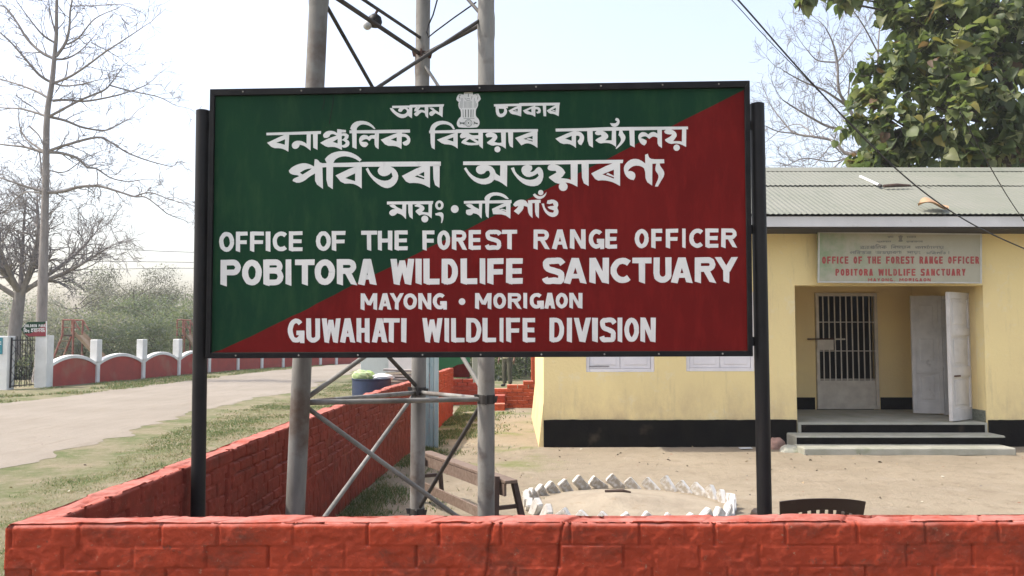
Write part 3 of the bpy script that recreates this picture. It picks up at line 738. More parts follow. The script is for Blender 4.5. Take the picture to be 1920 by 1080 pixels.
# ------------------------------------------------------------------ the compound wall (one L of painted bricks)
def build_wall():
    T = 0.118
    H0 = dp(960, 983, 2.85).z
    P = [Vector((*p, 0)) for p in WALLPATH]
    Q = [P[0] + Vector((0, T, 0)), P[1] + Vector((T, T, 0))] + [p + Vector((T, 0, 0)) for p in P[2:]]
    U = []; PO = []; PI = []; NO = []; LEG = []
    acc = 0.0
    for k in range(len(P) - 1):
        L = (P[k + 1] - P[k]).length
        n = int(L / (0.0042 if k == 0 else 0.010))
        d = (P[k + 1] - P[k]).normalized(); no = Vector((d.y, -d.x, 0))    # outward
        if k == 0: no = Vector((0, -1, 0))
        else: no = Vector((-d.y, d.x, 0))
        for i in range(n + (1 if k == len(P) - 2 else 0)):
            t = i / n
            U.append(acc + L * t); PO.append(P[k].lerp(P[k + 1], t)); PI.append(Q[k].lerp(Q[k + 1], t)); NO.append(no); LEG.append(0 if k == 0 else 1)
        acc += L
    U = np.array(U); PO = np.array(PO); PI = np.array(PI); NO = np.array(NO); LEG = np.array(LEG)
    zs = np.concatenate([np.linspace(0, .5, 12)[:-1], np.linspace(.5, 1.0, 112)])      # fraction of height
    nz = len(zs); ntp = 15
    nc = len(U)
    Hc = H0 + (fbm(U * .5, U * 0, 61) - .47) * 0.02 + np.where(LEG == 0, np.clip((PO[:, 0] - 0.6) * 0.007, 0, .02), -0.002 * np.clip(PO[:, 1] - 3, 0, 8) * 0)
    crs = 0.0755
    def pattern(u, v, depth, seed, rough_open):
        c = np.floor(v / crs).astype(np.int64)
        uu = u / 0.238 + 0.5 * (c % 2) + (vnoise(u * 0 + c * 3.3, c * 0.0, seed) - .5) * .3
        j = np.floor(uu).astype(np.int64)
        jit = (_hash(j, c, seed) - .5) * .22
        f = uu - j - 0.5                                                # joint in the middle of the cell
        dj = np.abs(f - jit) * 0.238
        side = (f > jit).astype(np.int64) + j
        lev = (_hash(side, c, seed + 5) - .5)
        dv = np.minimum(v - c * crs, (c + 1) * crs - v)
        dv = np.where(v < crs * .5, (c + 1) * crs - v, dv)
        kv = _hash(j, c, seed + 9); kh = vnoise(u * 3.1, c * 7.7, seed + 11)
        wj = 0.0058 if rough_open < 1 else np.where(LEG == 1, 0.0115, 0.0058)
        gv_ = np.clip((wj - dj) / 0.0035, 0, 1) * (0.45 + 0.85 * kv)
        gh_ = np.clip((wj - dv) / 0.0035, 0, 1) * np.clip((kh - .42) * (1.5 + rough_open), 0.1, 1.2)
        op = np.clip(fbm(u * 6, v * 9, seed + 21) * 2.6 - .75, 0.15, 1.3)
        g = np.maximum(gv_ * (.45 + .6 * op), gh_ * op)
        d = -depth * g + lev * 0.004
        d = d + (fbm(u * 9, v * 12, seed + 31) - .47) * 0.0035 + (fbm(u * 40, v * 46, seed + 33, 3) - .44) * 0.0055
        chip = np.clip(fbm(u * 15, v * 17, seed + 41) - .60, 0, .06) * 0.05
        return d - chip
    V = []
    # outer face
    for z in zs:
        v = Hc * (1 - z)
        d = pattern(U, v, 0.010, 71, 0.5)
        rnd = np.clip(1 - v / 0.016, 0, 1) ** 2 * (0.010 + 0.008 * vnoise(U * 9, U * 0, 88))
        crack = np.zeros(nc)
        for ux, w in ((5.6 + 0.085, .004), (5.6 - 0.155, .003)):
            xx = ux + (fbm(v * 9, v * 0, 12) - .47) * 0.06
            crack = np.maximum(crack, np.exp(-((U - xx) / w) ** 2) * 0.011 * (LEG == 0))
        p = PO + NO * (d - rnd - crack)[:, None]
        V.append(np.stack([p[:, 0], p[:, 1], Hc * z + 0 * U], 1))
    # top
    for k in range(1, ntp):
        t = k / ntp
        p = PO * (1 - t) + PI * t
        jc = np.floor(U / 0.238 + 0.15).astype(np.int64)
        lev = (_hash(jc, jc * 0, 77) - .5) * 0.009 + (fbm(U * 6, t * 1.5 + U * 0, 91) - .47) * 0.016 + (fbm(U * 24, t * 5 + U * 0, 92) - .47) * 0.006
        fj = U / 0.238 + 0.15 - jc
        lev = lev - 0.006 * np.exp(-(np.minimum(fj, 1 - fj) * .238 / 0.006) ** 2) * (0.3 + vnoise(U * 5, U * 0 + t * 2, 94))
        gap = np.clip(fbm(U * 5, t * 3.5 + U * 0, 95) - .62, 0, 1) * 0.10
        edge = np.clip(1 - min(t, 1 - t) * T / 0.014, 0, 1) ** 2 * 0.008
        V.append(np.stack([p[:, 0], p[:, 1], Hc + lev - gap - edge], 1))
    # inner face
    for z in zs[::-1]:
        v = Hc * (1 - z)
        d = pattern(U, v, np.where(LEG == 1, 0.036, 0.012), 171, 1.8)
        rnd = np.clip(1 - v / 0.016, 0, 1) ** 2 * 0.010
        slot = np.zeros(nc)
        for ux in (1.75, 2.9, 5.2):
            slot = np.maximum(slot, np.exp(-((U - (WALLPATH[0][0] - WALLPATH[1][0]) - ux) / .014) ** 2) * 0.03 * (v > .12))
        p = PI - NO * (d - rnd - slot)[:, None]
        V.append(np.stack([p[:, 0], p[:, 1], Hc * z], 1))
    nr = len(V)
    Vv = np.concatenate(V)
    i = (np.arange(nr - 1)[:, None] * nc + np.arange(nc - 1)[None, :]).ravel()
    F = np.stack([i, i + 1, i + nc + 1, i + nc], 1)
    # end caps
    caps = []
    for c in (0, nc - 1):
        for r in range(nr // 2):
            a, b, c2, d2 = r * nc + c, (r + 1) * nc + c, (nr - 2 - r) * nc + c, (nr - 1 - r) * nc + c
            if len({a, b, c2, d2}) == 4: caps.append((a, b, c2, d2))
    F = np.concatenate([F, np.array(caps)])
    mi = np.zeros(len(F), int); rows_ = np.repeat(np.arange(nr - 1), nc - 1)
    cols_ = np.tile(np.arange(nc - 1), nr - 1)
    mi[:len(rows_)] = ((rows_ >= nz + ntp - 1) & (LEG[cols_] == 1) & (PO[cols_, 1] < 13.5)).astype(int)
    o = np_mesh('compound_wall', Vv, F, [M['redwall'], M['redwallshade']], mi=mi, smooth=True)
    tag(o, 'low red painted brick compound wall in front of the sign, running back along the road', 'wall')
build_wall()

# ------------------------------------------------------------------ office building
def holed_wall(mb, axis, a0, a1, z0, z1, p0, p1, holes, mi=0):
    """axis 'x': wall along X between a0..a1, thickness from Y=p0 to p1; 'y': along Y, thickness in X"""
    us = sorted({a0, a1, *[h[0] for h in holes], *[h[1] for h in holes]})
    zs = sorted({z0, z1, *[h[2] for h in holes], *[h[3] for h in holes]})
    pt = (lambda u, p, z: (u, p, z)) if axis == 'x' else (lambda u, p, z: (p, u, z))
    hole = lambda u, z: any(h[0] < u < h[1] and h[2] < z < h[3] for h in holes) or not (a0 < u < a1 and z0 < z < z1)
    for i in range(len(us) - 1):
        for k in range(len(zs) - 1):
            u0, u1, w0, w1 = us[i], us[i + 1], zs[k], zs[k + 1]
            um, wm = (u0 + u1) / 2, (w0 + w1) / 2
            if hole(um, wm): continue
            for p in (p0, p1): mb.add([pt(u0, p, w0), pt(u1, p, w0), pt(u1, p, w1), pt(u0, p, w1)], [(0, 1, 2, 3)], mi)
            e = 1e-3
            if hole(u0 - e, wm): mb.add([pt(u0, p0, w0), pt(u0, p1, w0), pt(u0, p1, w1), pt(u0, p0, w1)], [(0, 1, 2, 3)], mi)
            if hole(u1 + e, wm): mb.add([pt(u1, p0, w0), pt(u1, p1, w0), pt(u1, p1, w1), pt(u1, p0, w1)], [(0, 1, 2, 3)], mi)
            if hole(um, w0 - e): mb.add([pt(u0, p0, w0), pt(u1, p0, w0), pt(u1, p1, w0), pt(u0, p1, w0)], [(0, 1, 2, 3)], mi)
            if hole(um, w1 + e): mb.add([pt(u0, p0, w1), pt(u1, p0, w1), pt(u1, p1, w1), pt(u0, p1, w1)], [(0, 1, 2, 3)], mi)
BF = 12.1
BX0, BX1, BB = 0.46, 11.6, 16.6
PX0, PX1 = dp(1493, 700, BF).x, dp(1848, 700, BF).x
PZ1 = dp(1600, 535, BF).z
PB = 14.25
WT = 3.12
bld = thing('office_building', (BX0, BF, 0), 'yellow single storey office with black plinth, porch and pale corrugated roof', 'building')
w = MB()
wins = [(1.08, 2.08, 1.075, 2.25), (2.54, 3.54, 1.085, 2.25)]
FL = 0.345
holed_wall(w, 'x', BX0, BX1, 0.02, WT, BF, BF + .22, wins + [(PX0, PX1, 0.02, PZ1)])
holed_wall(w, 'y', BF + .22, BB - .2, 0.02, WT, BX0, BX0 + .2, [])
holed_wall(w, 'x', BX0, BX1, 0.02, WT, BB - .2, BB, [])
holed_wall(w, 'y', BF + .22, BB - .2, 0.02, WT, BX1 - .2, BX1, [])
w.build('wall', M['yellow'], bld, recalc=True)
w = MB()
D1, D2 = 12.49, 13.30
holed_wall(w, 'y', BF + .221, PB - .001, FL - .05, WT - .02, PX0 - .2, PX0 - .002, [])
holed_wall(w, 'y', BF + .221, PB - .001, FL - .05, WT - .02, PX1 + .002, PX1 + .2, [(D1, D2, FL - .04, 2.25)])
gx0, gx1 = dp(1529, 650, PB).x, dp(1645, 650, PB).x
gz1 = dp(1590, 549, PB).z
holed_wall(w, 'x', PX0 - .2, PX1 + .2, FL - .05, WT - .02, PB, PB + .2, [(gx0, gx1, FL - .04, gz1)])
w.box(PX0, PX1, BF + .222, PB - .002, WT - .12, WT - .05)
w.build('porch_wall', M['ochre'], bld)
# skirting in the porch, rough bare patch at the right jamb
s = MB()
skz = dp(1600, 745, PB).z
s.box(PX0 + .004, gx0 - .03, PB - .014, PB - .002, FL, skz); s.box(gx1 + .03, PX1 - .004, PB - .014, PB - .002, FL, skz)
build_each(s, 'skirting', M['plinth'], bld)
MB().box(PX1 - .008, PX1 - .001, BF + .03, D1 - .02, FL, FL + .17).build('bare_cement_patch', pmat('bare_cement', (.2, .21, .17), (.1, .11, .08), 40, .95, .006, 60), bld)
# ceiling and the dark rooms behind the openings
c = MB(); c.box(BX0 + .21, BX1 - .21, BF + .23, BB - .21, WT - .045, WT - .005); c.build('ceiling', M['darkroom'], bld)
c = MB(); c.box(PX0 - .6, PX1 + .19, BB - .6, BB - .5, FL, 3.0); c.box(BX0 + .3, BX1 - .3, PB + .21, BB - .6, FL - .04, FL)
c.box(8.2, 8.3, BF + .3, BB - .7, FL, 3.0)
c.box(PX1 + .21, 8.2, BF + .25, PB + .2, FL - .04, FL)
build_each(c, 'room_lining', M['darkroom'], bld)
# plinth (proud of the wall) and small plaster lip
pz = dp(1200, 787, BF).z
p = MB()
for xa_, xb_ in ((BX0, PX0 - .012), (PX1 + .012, BX1 + .02)):
    n_ = int((xb_ - xa_) / .06)
    p.prism([(xa_, BF - .002, -.02)] + [(xa_ + (xb_ - xa_) * i / n_, BF - .002, pz + (float(fbm(i * .21, xa_, 8)) - .47) * .022 + (float(vnoise(i * 1.3, xa_, 9)) - .5) * .006) for i in range(n_ + 1)] + [(xb_, BF - .002, -.02)], (0, -.018, 0))
build_each(p, 'plinth', M['plinth'], bld)
MB().prism([(BX0 - .002, BF - .004, -.02), (BX0 - .075, BF - .004, -.02), (BX0 - .03, BF - .004, pz), (BX0 - .002, BF - .004, pz + .25)], (0, BB - BF, 0)).build('side_apron', M['yellow'], bld)
# porch floor and steps
MB().box(PX0 + .003, PX1 - .003, BF - .02, PB - .003, -.02, FL).build('porch_floor', M['concrete'], bld, bevel=.012)
def step(x0, x1, y0, y1, z, black):
    st = MB().box(x0, x1, y0, y1, -.02, z).build('step', M['concrete'], bld, bevel=.016)
    if black: MB().box(x0 + .012, x1 - .012, y0 - .004, y0 - .0005, .02, z - .028).build('black_riser', M['plinth'], st)
MB().box(PX0 + .05, PX1 - .05, BF - .025, BF - .0205, .2, FL - .03).build('black_riser', M['plinth'], bld)
step(dp(1492, 820, 11.68).x, dp(1886, 820, 11.68).x, 11.68, BF - .021, dp(1700, 817, 11.68).z, True)
step(dp(1507, 845, 11.28).x, dp(1906, 845, 11.28).x, 11.28, 11.679, dp(1700, 840, 11.28).z, False)
# windows with closed white shutters
for (x0, x1, z0, z1) in wins:
    f = MB(); d0 = BF + .02
    f.box(x0 + .002, x0 + .05, d0, d0 + .07, z0 + .002, z1 - .002); f.box(x1 - .05, x1 - .002, d0, d0 + .07, z0 + .002, z1 - .002)
    f.box(x0 + .052, x1 - .052, d0, d0 + .07, z0 + .002, z0 + .05); f.box(x0 + .052, x1 - .052, d0, d0 + .07, z1 - .05, z1 - .002)
    wf = f.build('window', M['shutter'], bld)
    xm = (x0 + x1) / 2
    for a, b in ((x0 + .054, xm - .003), (xm + .003, x1 - .054)):
        q = MB(); q.box(a, b, d0 + .012, d0 + .04, z0 + .053, z1 - .053)
        hh = (z1 - z0 - .106) / 3
        for k in range(3):
            za = z0 + .053 + k * hh
            q.box(a + .06, b - .06, d0 + .004, d0 + .0115, za + .05, za + hh - .04)
        q.build('shutter', M['shutter'], wf, bevel=.003)
MB().box(1.13, 1.42, BF + .012, BF + .0175, 1.155, 1.163).build('bolt', M['black'], bld)
# grille door of the porch
g = MB(); gz0 = FL + .012; gy = PB - .045
g.box(gx0 + .004, gx0 + .055, gy, gy + .05, gz0, gz1 - .004); g.box(gx1 - .055, gx1 - .004, gy, gy + .05, gz0, gz1 - .004)
g.box(gx0 + .056, gx1 - .056, gy, gy + .05, gz1 - .06, gz1 - .004); g.box(gx0 + .056, gx1 - .056, gy, gy + .05, gz0, gz0 + .05)
gd = g.build('grille_door', M['grille'], bld)
pzz = dp(1590, 713, PB).z
q = MB(); q.box(gx0 + .057, gx1 - .057, gy + .015, gy + .03, gz0 + .051, pzz)
q.box(gx0 + .1, gx1 - .1, gy + .009, gy + .0145, gz0 + .10, pzz - .06)
q.build('kick_plate', M['grille'], gd, bevel=.003)
for k in range(9):
    xx = gx0 + .055 + (k + .8) * (gx1 - gx0 - .11) / 9.6
    MB().box(xx - .009, xx + .009, gy + .02, gy + .034, pzz + .001, gz1 - .061).build('bar', M['grille'], gd)
for zz in (dp(1590, 604, PB).z, dp(1590, 658, PB).z, pzz + .02):
    MB().box(gx0 + .056, gx1 - .056, gy + .010, gy + .0195, zz - .007, zz + .007).build('cross_bar', M['grille'], gd)
q = MB(); lz = dp(1550, 645, PB).z
q.box(gx0 + .01, gx0 + .29, gy - .02, gy - .004, lz - .1, lz + .09); q.box(gx0 + .3, gx0 + .5, gy - .002, gy + .009, lz + .07, lz + .095)
lp = q.build('lock_plate', M['grille'], gd, bevel=.003)
MB().tube([(gx0 - .16, gy - .03, lz + .085), (gx0 + .3, gy - .03, lz + .085)], .012, 8).build('bolt', M['rust'], lp)
# the two open leaves of the side door
def leaf(h, e, hz):
    h = Vector((h[0], h[1], FL + .018)); e = Vector((e[0], e[1], FL + .018)); d = (e - h); W = d.length; d.normalize()
    n = Vector((d.y, -d.x, 0)); n = -n if n.y > 0 else n       # the face towards the yard
    up = Vector((0, 0, 1)); H = hz
    lf = MB().obox(h + d * W / 2 + up * H / 2, d * W / 2, n * .016, up * H / 2).build('door', M['doorwhite'], bld, bevel=.002)
    # stiles, rails and raised panels
    fr = MB(); pn = MB()
    bands = [(.0, .09), (.34, .42), (.66, .72), (.95, 1.0)]
    for a, b in bands: fr.obox(h + d * W / 2 + up * H * (a + b) / 2 + n * .0265, d * (W / 2 - .062), n * .010, up * H * (b - a) / 2)
    for sx in (.032, W - .032): fr.obox(h + d * sx + up * H / 2 + n * .0265, d * .029, n * .0103, up * (H / 2 - .002))
    fr.build('door_frame_rails', M['doorwhite'], lf)
    for (a, b), (c2, d2) in zip(bands[:-1], bands[1:]):
        pn.obox(h + d * W / 2 + up * H * (b + c2) / 2 + n * .016, d * (W / 2 - .13), n * .010, up * (H * (c2 - b) / 2 - .055))
    build_each(pn, 'door_panel', M['doorwhite'], lf, bevel=.004)
    return lf, h, d, n, W, H
lh = dp(1775, 547, 12.1).z - FL - .018
lf, h, d, n, W, H = leaf((PX1 - .005, D1 + .03), (dp(1776, 600, 12.12).x, 12.12), lh)
MB().obox(h + d * W * .72 + Vector((0, 0, H * .345)) + n * .034, d * .1, n * .007, Vector((0, 0, .012))).build('latch', M['rust'], lf)
leaf((PX1 - .005, D2 - .01), (dp(1707, 600, 13.4).x, 13.4), lh)
f = MB(); f.box(PX1 - .008, PX1 + .19, D1 + .002, D1 + .045, FL, 2.24); f.box(PX1 - .008, PX1 + .19, D2 - .045, D2 - .002, FL, 2.24); f.box(PX1 - .008, PX1 + .19, D1 + .046, D2 - .046, 2.19, 2.24)
f.build('door_jamb', M['doorwhite'], bld)
# roof: two laps of corrugated sheet on the front slope, one behind
EY, EZ = 11.42, dp(1650, 401, 11.42).z
RYY = 14.2; RZZ = dp(1650, 319, RYY).z
RX0, RX1 = -0.05, 12.2
pitch = .0785
def sheet(y0, z0, y1, z1, lift, name):
    n = int((RX1 - RX0) / pitch * 6)
    xs = np.linspace(RX0, RX1, n)
    rows = 14
    V = []
    for k in range(rows):
        t = k / (rows - 1)
        wob = (fbm(xs * 1.1, xs * 0 + t * 3, 33) - .47) * .02 * (1 - t * .6) + (fbm(xs * .45, xs * 0 + (y0 * 7), 35) - .47) * .03
        V.append(np.stack([xs, np.full(n, y0 + (y1 - y0) * t) + (0.02 * (vnoise(np.floor(xs / .75), xs * 0, 36) - .5) if k == 0 else 0), z0 + (z1 - z0) * t + lift + .0052 * np.sin(2 * np.pi * xs / pitch) + wob * .35], 1))
    i = (np.arange(rows - 1)[:, None] * n + np.arange(n - 1)[None, :]).ravel()
    return np_mesh(name, np.concatenate(V), np.stack([i, i + 1, i + n + 1, i + n], 1), M['roof'], smooth=True, parent=bld)
mid = .57
LY, LZ = EY + (RYY - EY) * mid, EZ + (RZZ - EZ) * mid
sheet(EY, EZ, LY + .12, LZ + (RZZ - EZ) / (RYY - EY) * .12, 0, 'roof_sheet')
sheet(LY, LZ, RYY, RZZ, .02, 'roof_sheet')
sheet(17.3, RZZ - (RZZ - EZ) / (RYY - EY) * (17.3 - RYY), RYY, RZZ, .012, 'roof_sheet')
r = MB()
sl = (RZZ - EZ) / (RYY - EY)
for sg in (-1, 1):
    r.add([(RX0 - .01, RYY, RZZ + .048), (RX1, RYY, RZZ + .048), (RX1, RYY + sg * .22, RZZ + .030 - .22 * sl), (RX0 - .01, RYY + sg * .22, RZZ + .030 - .22 * sl)], [(0, 1, 2, 3)])
r.build('ridge_cap', M['roof'], bld)
fz1, fz0 = EZ - .03, dp(1650, 425, EY + .04).z
MB().box(RX0 + .01, RX1 - .01, EY + .04, EY + .065, fz0, fz1).build('fascia', M['fascia'], bld)
# gable walls under the roof
gmb = MB()
for x in (BX0 + .001, BX1 - .2):
    gmb.prism([(x, BF + .01, WT + .001), (x, BB - .01, WT + .001), (x, BB - .01, RZZ - sl * (BB - RYY) - .05), (x, RYY, RZZ - .05), (x, BF + .01, RZZ - sl * (RYY - BF) - .05)], (.19, 0, 0))
build_each(gmb, 'gable', M['yellow'], bld)
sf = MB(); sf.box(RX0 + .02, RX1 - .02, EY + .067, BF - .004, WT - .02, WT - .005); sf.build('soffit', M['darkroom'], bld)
# ------------------------------------------------------------------ the big sign
SA = Vector((dp(391, 420, 4.05).x, 4.05, 0)); SB = Vector((dp(1407, 420, 3.94).x, 3.94, 0))
SN = Vector((-(SB - SA).y, (SB - SA).x, 0)).normalized()
if SN.y > 0: SN = -SN                                   # towards the viewer
def on_sign(px, py, off=0.0):
    d = ray(px, py); t = (SA - CAMP).dot(SN) / d.dot(SN)
    return CAMP + d * t + SN * off
def signpaint(name, a, b, ch):
    t = NT(name)
    c = t.mix(t.fr(t.noise(2.2, 5, 0.6), 0.35, 0.7), a, b)
    c = t.mix(t.math('MULTIPLY', t.fr(t.noise(7, 5, 0.65, stretch=(2.5, 2.5, 0.6)), 0.48, 0.72), 0.7), c, ch)
    c = t.mix(t.math('MULTIPLY', t.fr(t.noise(120, 3, 0.7), 0.72, 0.78), 0.5), c, (0.12, 0.12, 0.11))
    t.col(c); t.rough(0.6); t.b.inputs['Specular IOR Level'].default_value = 0.04
    t.bump(t.noise(35, 5, 0.6), 0.0008)
    return t.m
M['signgreen'] = signpaint('green_enamel', (0.011, 0.045, 0.021), (0.008, 0.033, 0.019), (0.024, 0.062, 0.027))
M['signred'] = signpaint('red_enamel', (0.138, 0.0105, 0.0098), (0.10, 0.008, 0.0075), (0.175, 0.014, 0.0125))
def letterpaint():
    t = NT('white_lettering_paint')
    c = t.mix(t.fr(t.noise(5, 6, 0.7), 0.35, 0.7), (0.66, 0.65, 0.63), (0.55, 0.56, 0.54))
    c = t.mix(t.fr(t.noise(26, 5, 0.75, stretch=(1, 1, .35)), 0.58, 0.8), c, (0.46, 0.45, 0.44))
    t.col(c); t.rough(0.6); t.bump(t.noise(60, 4), 0.0006)
    return t.m
M['letter'] = letterpaint()
base = (SA + SB) / 2
sg = thing('sign_board', (base.x, base.y, 0), 'large green and red signboard with white lettering on two black posts', 'sign')
OUT = [(395, 168), (1405, 152), (1411, 668), (387, 672)]
INN = [(403.5, 180), (1395.5, 164.5), (1402, 658), (396, 661.5)]
oc = [on_sign(*p) for p in OUT]; ic = [on_sign(*p) for p in INN]
MB().prism([on_sign(p[0], p[1], -.004) for p in [(399, 174), (1400, 158), (1406, 663), (392, 667)]], -SN * .003).build('panel', M['signgreen'], sg)
rp = [(396.6, 661), (415, 656), (470, 631), (520, 606), (563, 586), (610, 561), (660, 535), (735, 499), (800, 466), (872, 432), (940, 398), (1010, 363), (1080, 327), (1158, 288), (1230, 251), (1300, 216), (1350, 191), (1395.3, 168), (1401.8, 657.5)]
rp2 = []
for i, q in enumerate(rp):
    rp2.append(q)
    if 0 < i < len(rp) - 3:
        for t in (.33, .67):
            nq = rp[i + 1]; rp2.append((q[0] + (nq[0] - q[0]) * t + random.uniform(-.6, .6), q[1] + (nq[1] - q[1]) * t + random.uniform(-.6, .6)))
mb = MB(); paint(mb, [(rp2, [])], lambda x, y, o: on_sign(x, y, o), base=-.0036)
mb.build('red_field', M['signred'], sg, recalc=False)
# angle iron frame, mitred, standing proud of the panel
for k in range(4):
    a, b, c2, d2 = oc[k], oc[(k + 1) % 4], ic[(k + 1) % 4], ic[k]
    mb = MB(); mb.prism([p + SN * (.010 + .0006 * (k % 2)) for p in (a, b, c2, d2)], -SN * (.034 + .0012 * (k % 2)))
    mb.build('frame_bar', M['blackframe'], sg, bevel=.0015)
bl = MB()
for k in range(9):
    t = (k + .5) / 9
    for e, f2 in (((395, 174), (1405, 158)), ((390, 667), (1408, 663))):
        p = on_sign(e[0] + (f2[0] - e[0]) * t + random.uniform(-8, 8), e[1] + (f2[1] - e[1]) * t, .0115)
        bl.ball(p, .0045, 6, sc=(1, .5, 1))
build_each(bl, 'rivet', M['steel'], sg, smooth=True)
for nm, polys in (('heading_lettering', T_STATE_A + T_STATE_B), ('office_lettering', T_B1 + T_B2 + T_B3), ('sanctuary_lettering', T_C1 + T_C2), ('place_lettering', T_D1 + T_DOT + T_D2),
                  ('office_english_lettering', L1), ('sanctuary_english_lettering', L2), ('place_english_lettering', L3), ('division_lettering', L4)):
    for wd_ in words(polys, {'p': 5, 'o': 6, 's': 6, 'd': 6, 'h': 12}[nm[0]]):
        mb = MB(); paint(mb, wd_, on_sign, base=-.0032, step=.00008)
        mb.build(nm, M['letter'], sg, recalc=False)
mb = MB(); paint(mb, T_EMB, on_sign, 0, base=-.0032); paint(mb, T_EMB_LN, on_sign, 1, base=-.0028, step=.00008)
mb.build('emblem', [M['letter'], pmat('emblem_line_paint', (.055, .075, .06), (.08, .10, .085), 30, .6)], sg, recalc=False)
# old wire and cord stains hanging on the panel top left
for a in ([(606, 178), (608, 190), (604, 206)], [(625, 178), (624, 192), (617, 232)]):
    mb = MB().tube([on_sign(x, y, -.0022) for x, y in a], .0016, 5); mb.build('cord', M['black'], sg)
# posts
for (tx, ty, bx, by, Y) in ((381, 208, 371, 968, 4.08), (1419.5, 195, 1433.5, 966, 3.975)):
    top = dp(tx, ty, Y); bt = dp(bx, by, Y); dv = (bt - top) / (bt.z - top.z)
    foot = top + dv * (-.35 - top.z)
    rr = .0345
    mb = MB(); mb.tube([foot, top, top + Vector((0, 0, .003))], [rr, rr, rr * .82], 24)
    po = mb.build('post', M['black'], sg, smooth=True)
    s0 = 1 if tx < 900 else -1
    for py in (235, 430, 640):
        c0 = dp(tx + s0 * 14 + (py - ty) * (bx - tx) / (by - ty), py, Y)
        MB().obox(c0, (.02, 0, 0), (0, .004, 0), (0, 0, .022)).build('bracket', M['blackframe'], po)

# ------------------------------------------------------------------ three legged lattice mast behind the sign
tw = thing('lattice_tower', (-.74, 5.6, 0), 'grey three legged steel pipe tower with cross braces behind the signboard', 'tower')
LEGS = {'L': ((553, 970), (598, -4), 5.0, .0575), 'R': ((911.5, 970), (911.5, -4), 5.55, .0565), 'M': ((782, 960), (793.5, -4), 6.35, .056)}
def leg_pt(k, z):
    (a, b), (c2, d2), Y, r = LEGS[k]
    p = dp(a, b, Y); q = dp(c2, d2, Y)
    return p + (q - p) * ((z - p.z) / (q.z - p.z))
TOPZ = 7.4
for k in 'LRM':
    r = LEGS[k][3]
    mb = MB(); n = 26
    pts = [leg_pt(k, -.3 + (TOPZ + .3) * i / n) for i in range(n + 1)]
    mb.tube(pts, [r * (1 + .012 * math.sin(i * 1.7)) for i in range(n + 1)], 20)
    mb.tube([leg_pt(k, 3.62), leg_pt(k, 3.66), leg_pt(k, 3.78), leg_pt(k, 3.82)], [r * 1.0, r * 1.07, r * 1.07, r * 1.0], 20, False)
    mb.build('leg', M['steel'], tw, smooth=True)
RINGS = [.27, 1.2, 2.05, 2.9, 3.76, 4.65, 5.6, 6.6]
for z in RINGS:
    for a, b in (('L', 'R'), ('L', 'M'), ('R', 'M')):
        if z == 3.76 and (a, b) == ('L', 'R'): continue
        dz = {'L': 0.0, 'R': -.02 if z < 2 else -.01, 'M': -.03 if z < 2 else .03}
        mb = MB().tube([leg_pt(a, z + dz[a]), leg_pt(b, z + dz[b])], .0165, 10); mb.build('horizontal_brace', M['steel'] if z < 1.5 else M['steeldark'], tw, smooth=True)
DI = [('L', 1.2, 'R', .27), ('L', .27, 'M', 1.2), ('R', 1.2, 'M', .27), ('L', 1.2, 'R', 2.05), ('M', 1.2, 'L', 2.0), ('R', 1.2, 'M', 1.98), ('L', 2.05, 'R', 2.9), ('M', 2.05, 'L', 2.9), ('R', 2.05, 'M', 2.9),
      ('L', 3.72, 'M', 2.86), ('R', 3.79, 'L', 2.86), ('M', 3.74, 'R', 2.8), ('M', 3.92, 'L', 3.86), ('L', 3.76, 'R', 4.65), ('R', 3.76, 'M', 4.65), ('L', 4.65, 'M', 5.6), ('R', 4.65, 'L', 5.6), ('M', 4.65, 'R', 5.6), ('L', 6.6, 'M', 5.6), ('R', 6.6, 'L', 5.6), ('M', 6.6, 'R', 5.6)]
for a, za, b, zb in DI:
    r = .0125 if za > 3 or zb > 2.5 else .015
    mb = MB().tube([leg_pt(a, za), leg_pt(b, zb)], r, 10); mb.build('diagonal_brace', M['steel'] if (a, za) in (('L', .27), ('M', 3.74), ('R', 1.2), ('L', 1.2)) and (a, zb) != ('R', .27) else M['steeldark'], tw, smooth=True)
for z in (.27, 1.18, 3.78):
    for k in 'RM':
        if k == 'R' and z != 1.18: continue
        c0 = leg_pt(k, z)
        mb = MB(); rr = LEGS[k][3]
        mb.tube([c0 - Vector((0, 0, .03)), c0 + Vector((0, 0, .03))], rr * 1.06, 16)
        mb.obox(c0 + Vector((.055, -.03, 0)), (.02, 0, 0), (0, .006, 0), (.005, 0, .022)); mb.obox(c0 + Vector((-.055, -.03, .012)), (.02, 0, 0), (0, .006, 0), (-.005, 0, .02))
        mb.obox(c0 + Vector((.0, -.075, .0)), (.006, 0, 0), (0, .03, 0), (0, 0, .03))
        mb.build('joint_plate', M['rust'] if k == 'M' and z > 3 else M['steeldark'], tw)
# clamp lamp on the upper brace and a cord tied along the right side
lc = dp(703, 36, 5.75)
lt = thing('clamp_lamp', lc, 'small dark round lamp hanging from the upper brace of the tower', 'lamp')
MB().lathe(lc - Vector((0, 0, .04)), [(.0, -.014), (.042, -.010), (.052, .02), (.044, .055), (.02, .075), (.0, .08)], 16).build('housing', M['black'], lt, smooth=True)
MB().ball(lc + Vector((-.05, -.02, -.052)), .033, 12).build('bulb', pmat('opal_glass', (.55, .55, .52), (.5, .5, .48), 5, .3), lt, smooth=True)
MB().tube([lc + Vector((0, 0, .03)), lc + Vector((.02, .0, .07))], .010, 8).build('clamp', M['rust'], lt)
cp = [dp(x, y, 6.28 if i < 3 else 6.2) for i, (x, y) in enumerate([(822, -8), (812, 28), (803, 48), (800, 60), (803, 70), (815, 60), (850, 34), (893, 4)])]
mb = MB().tube([Vector(p) for p in cp], .006, 6); mb.build('cable', M['black'], tw, smooth=True)

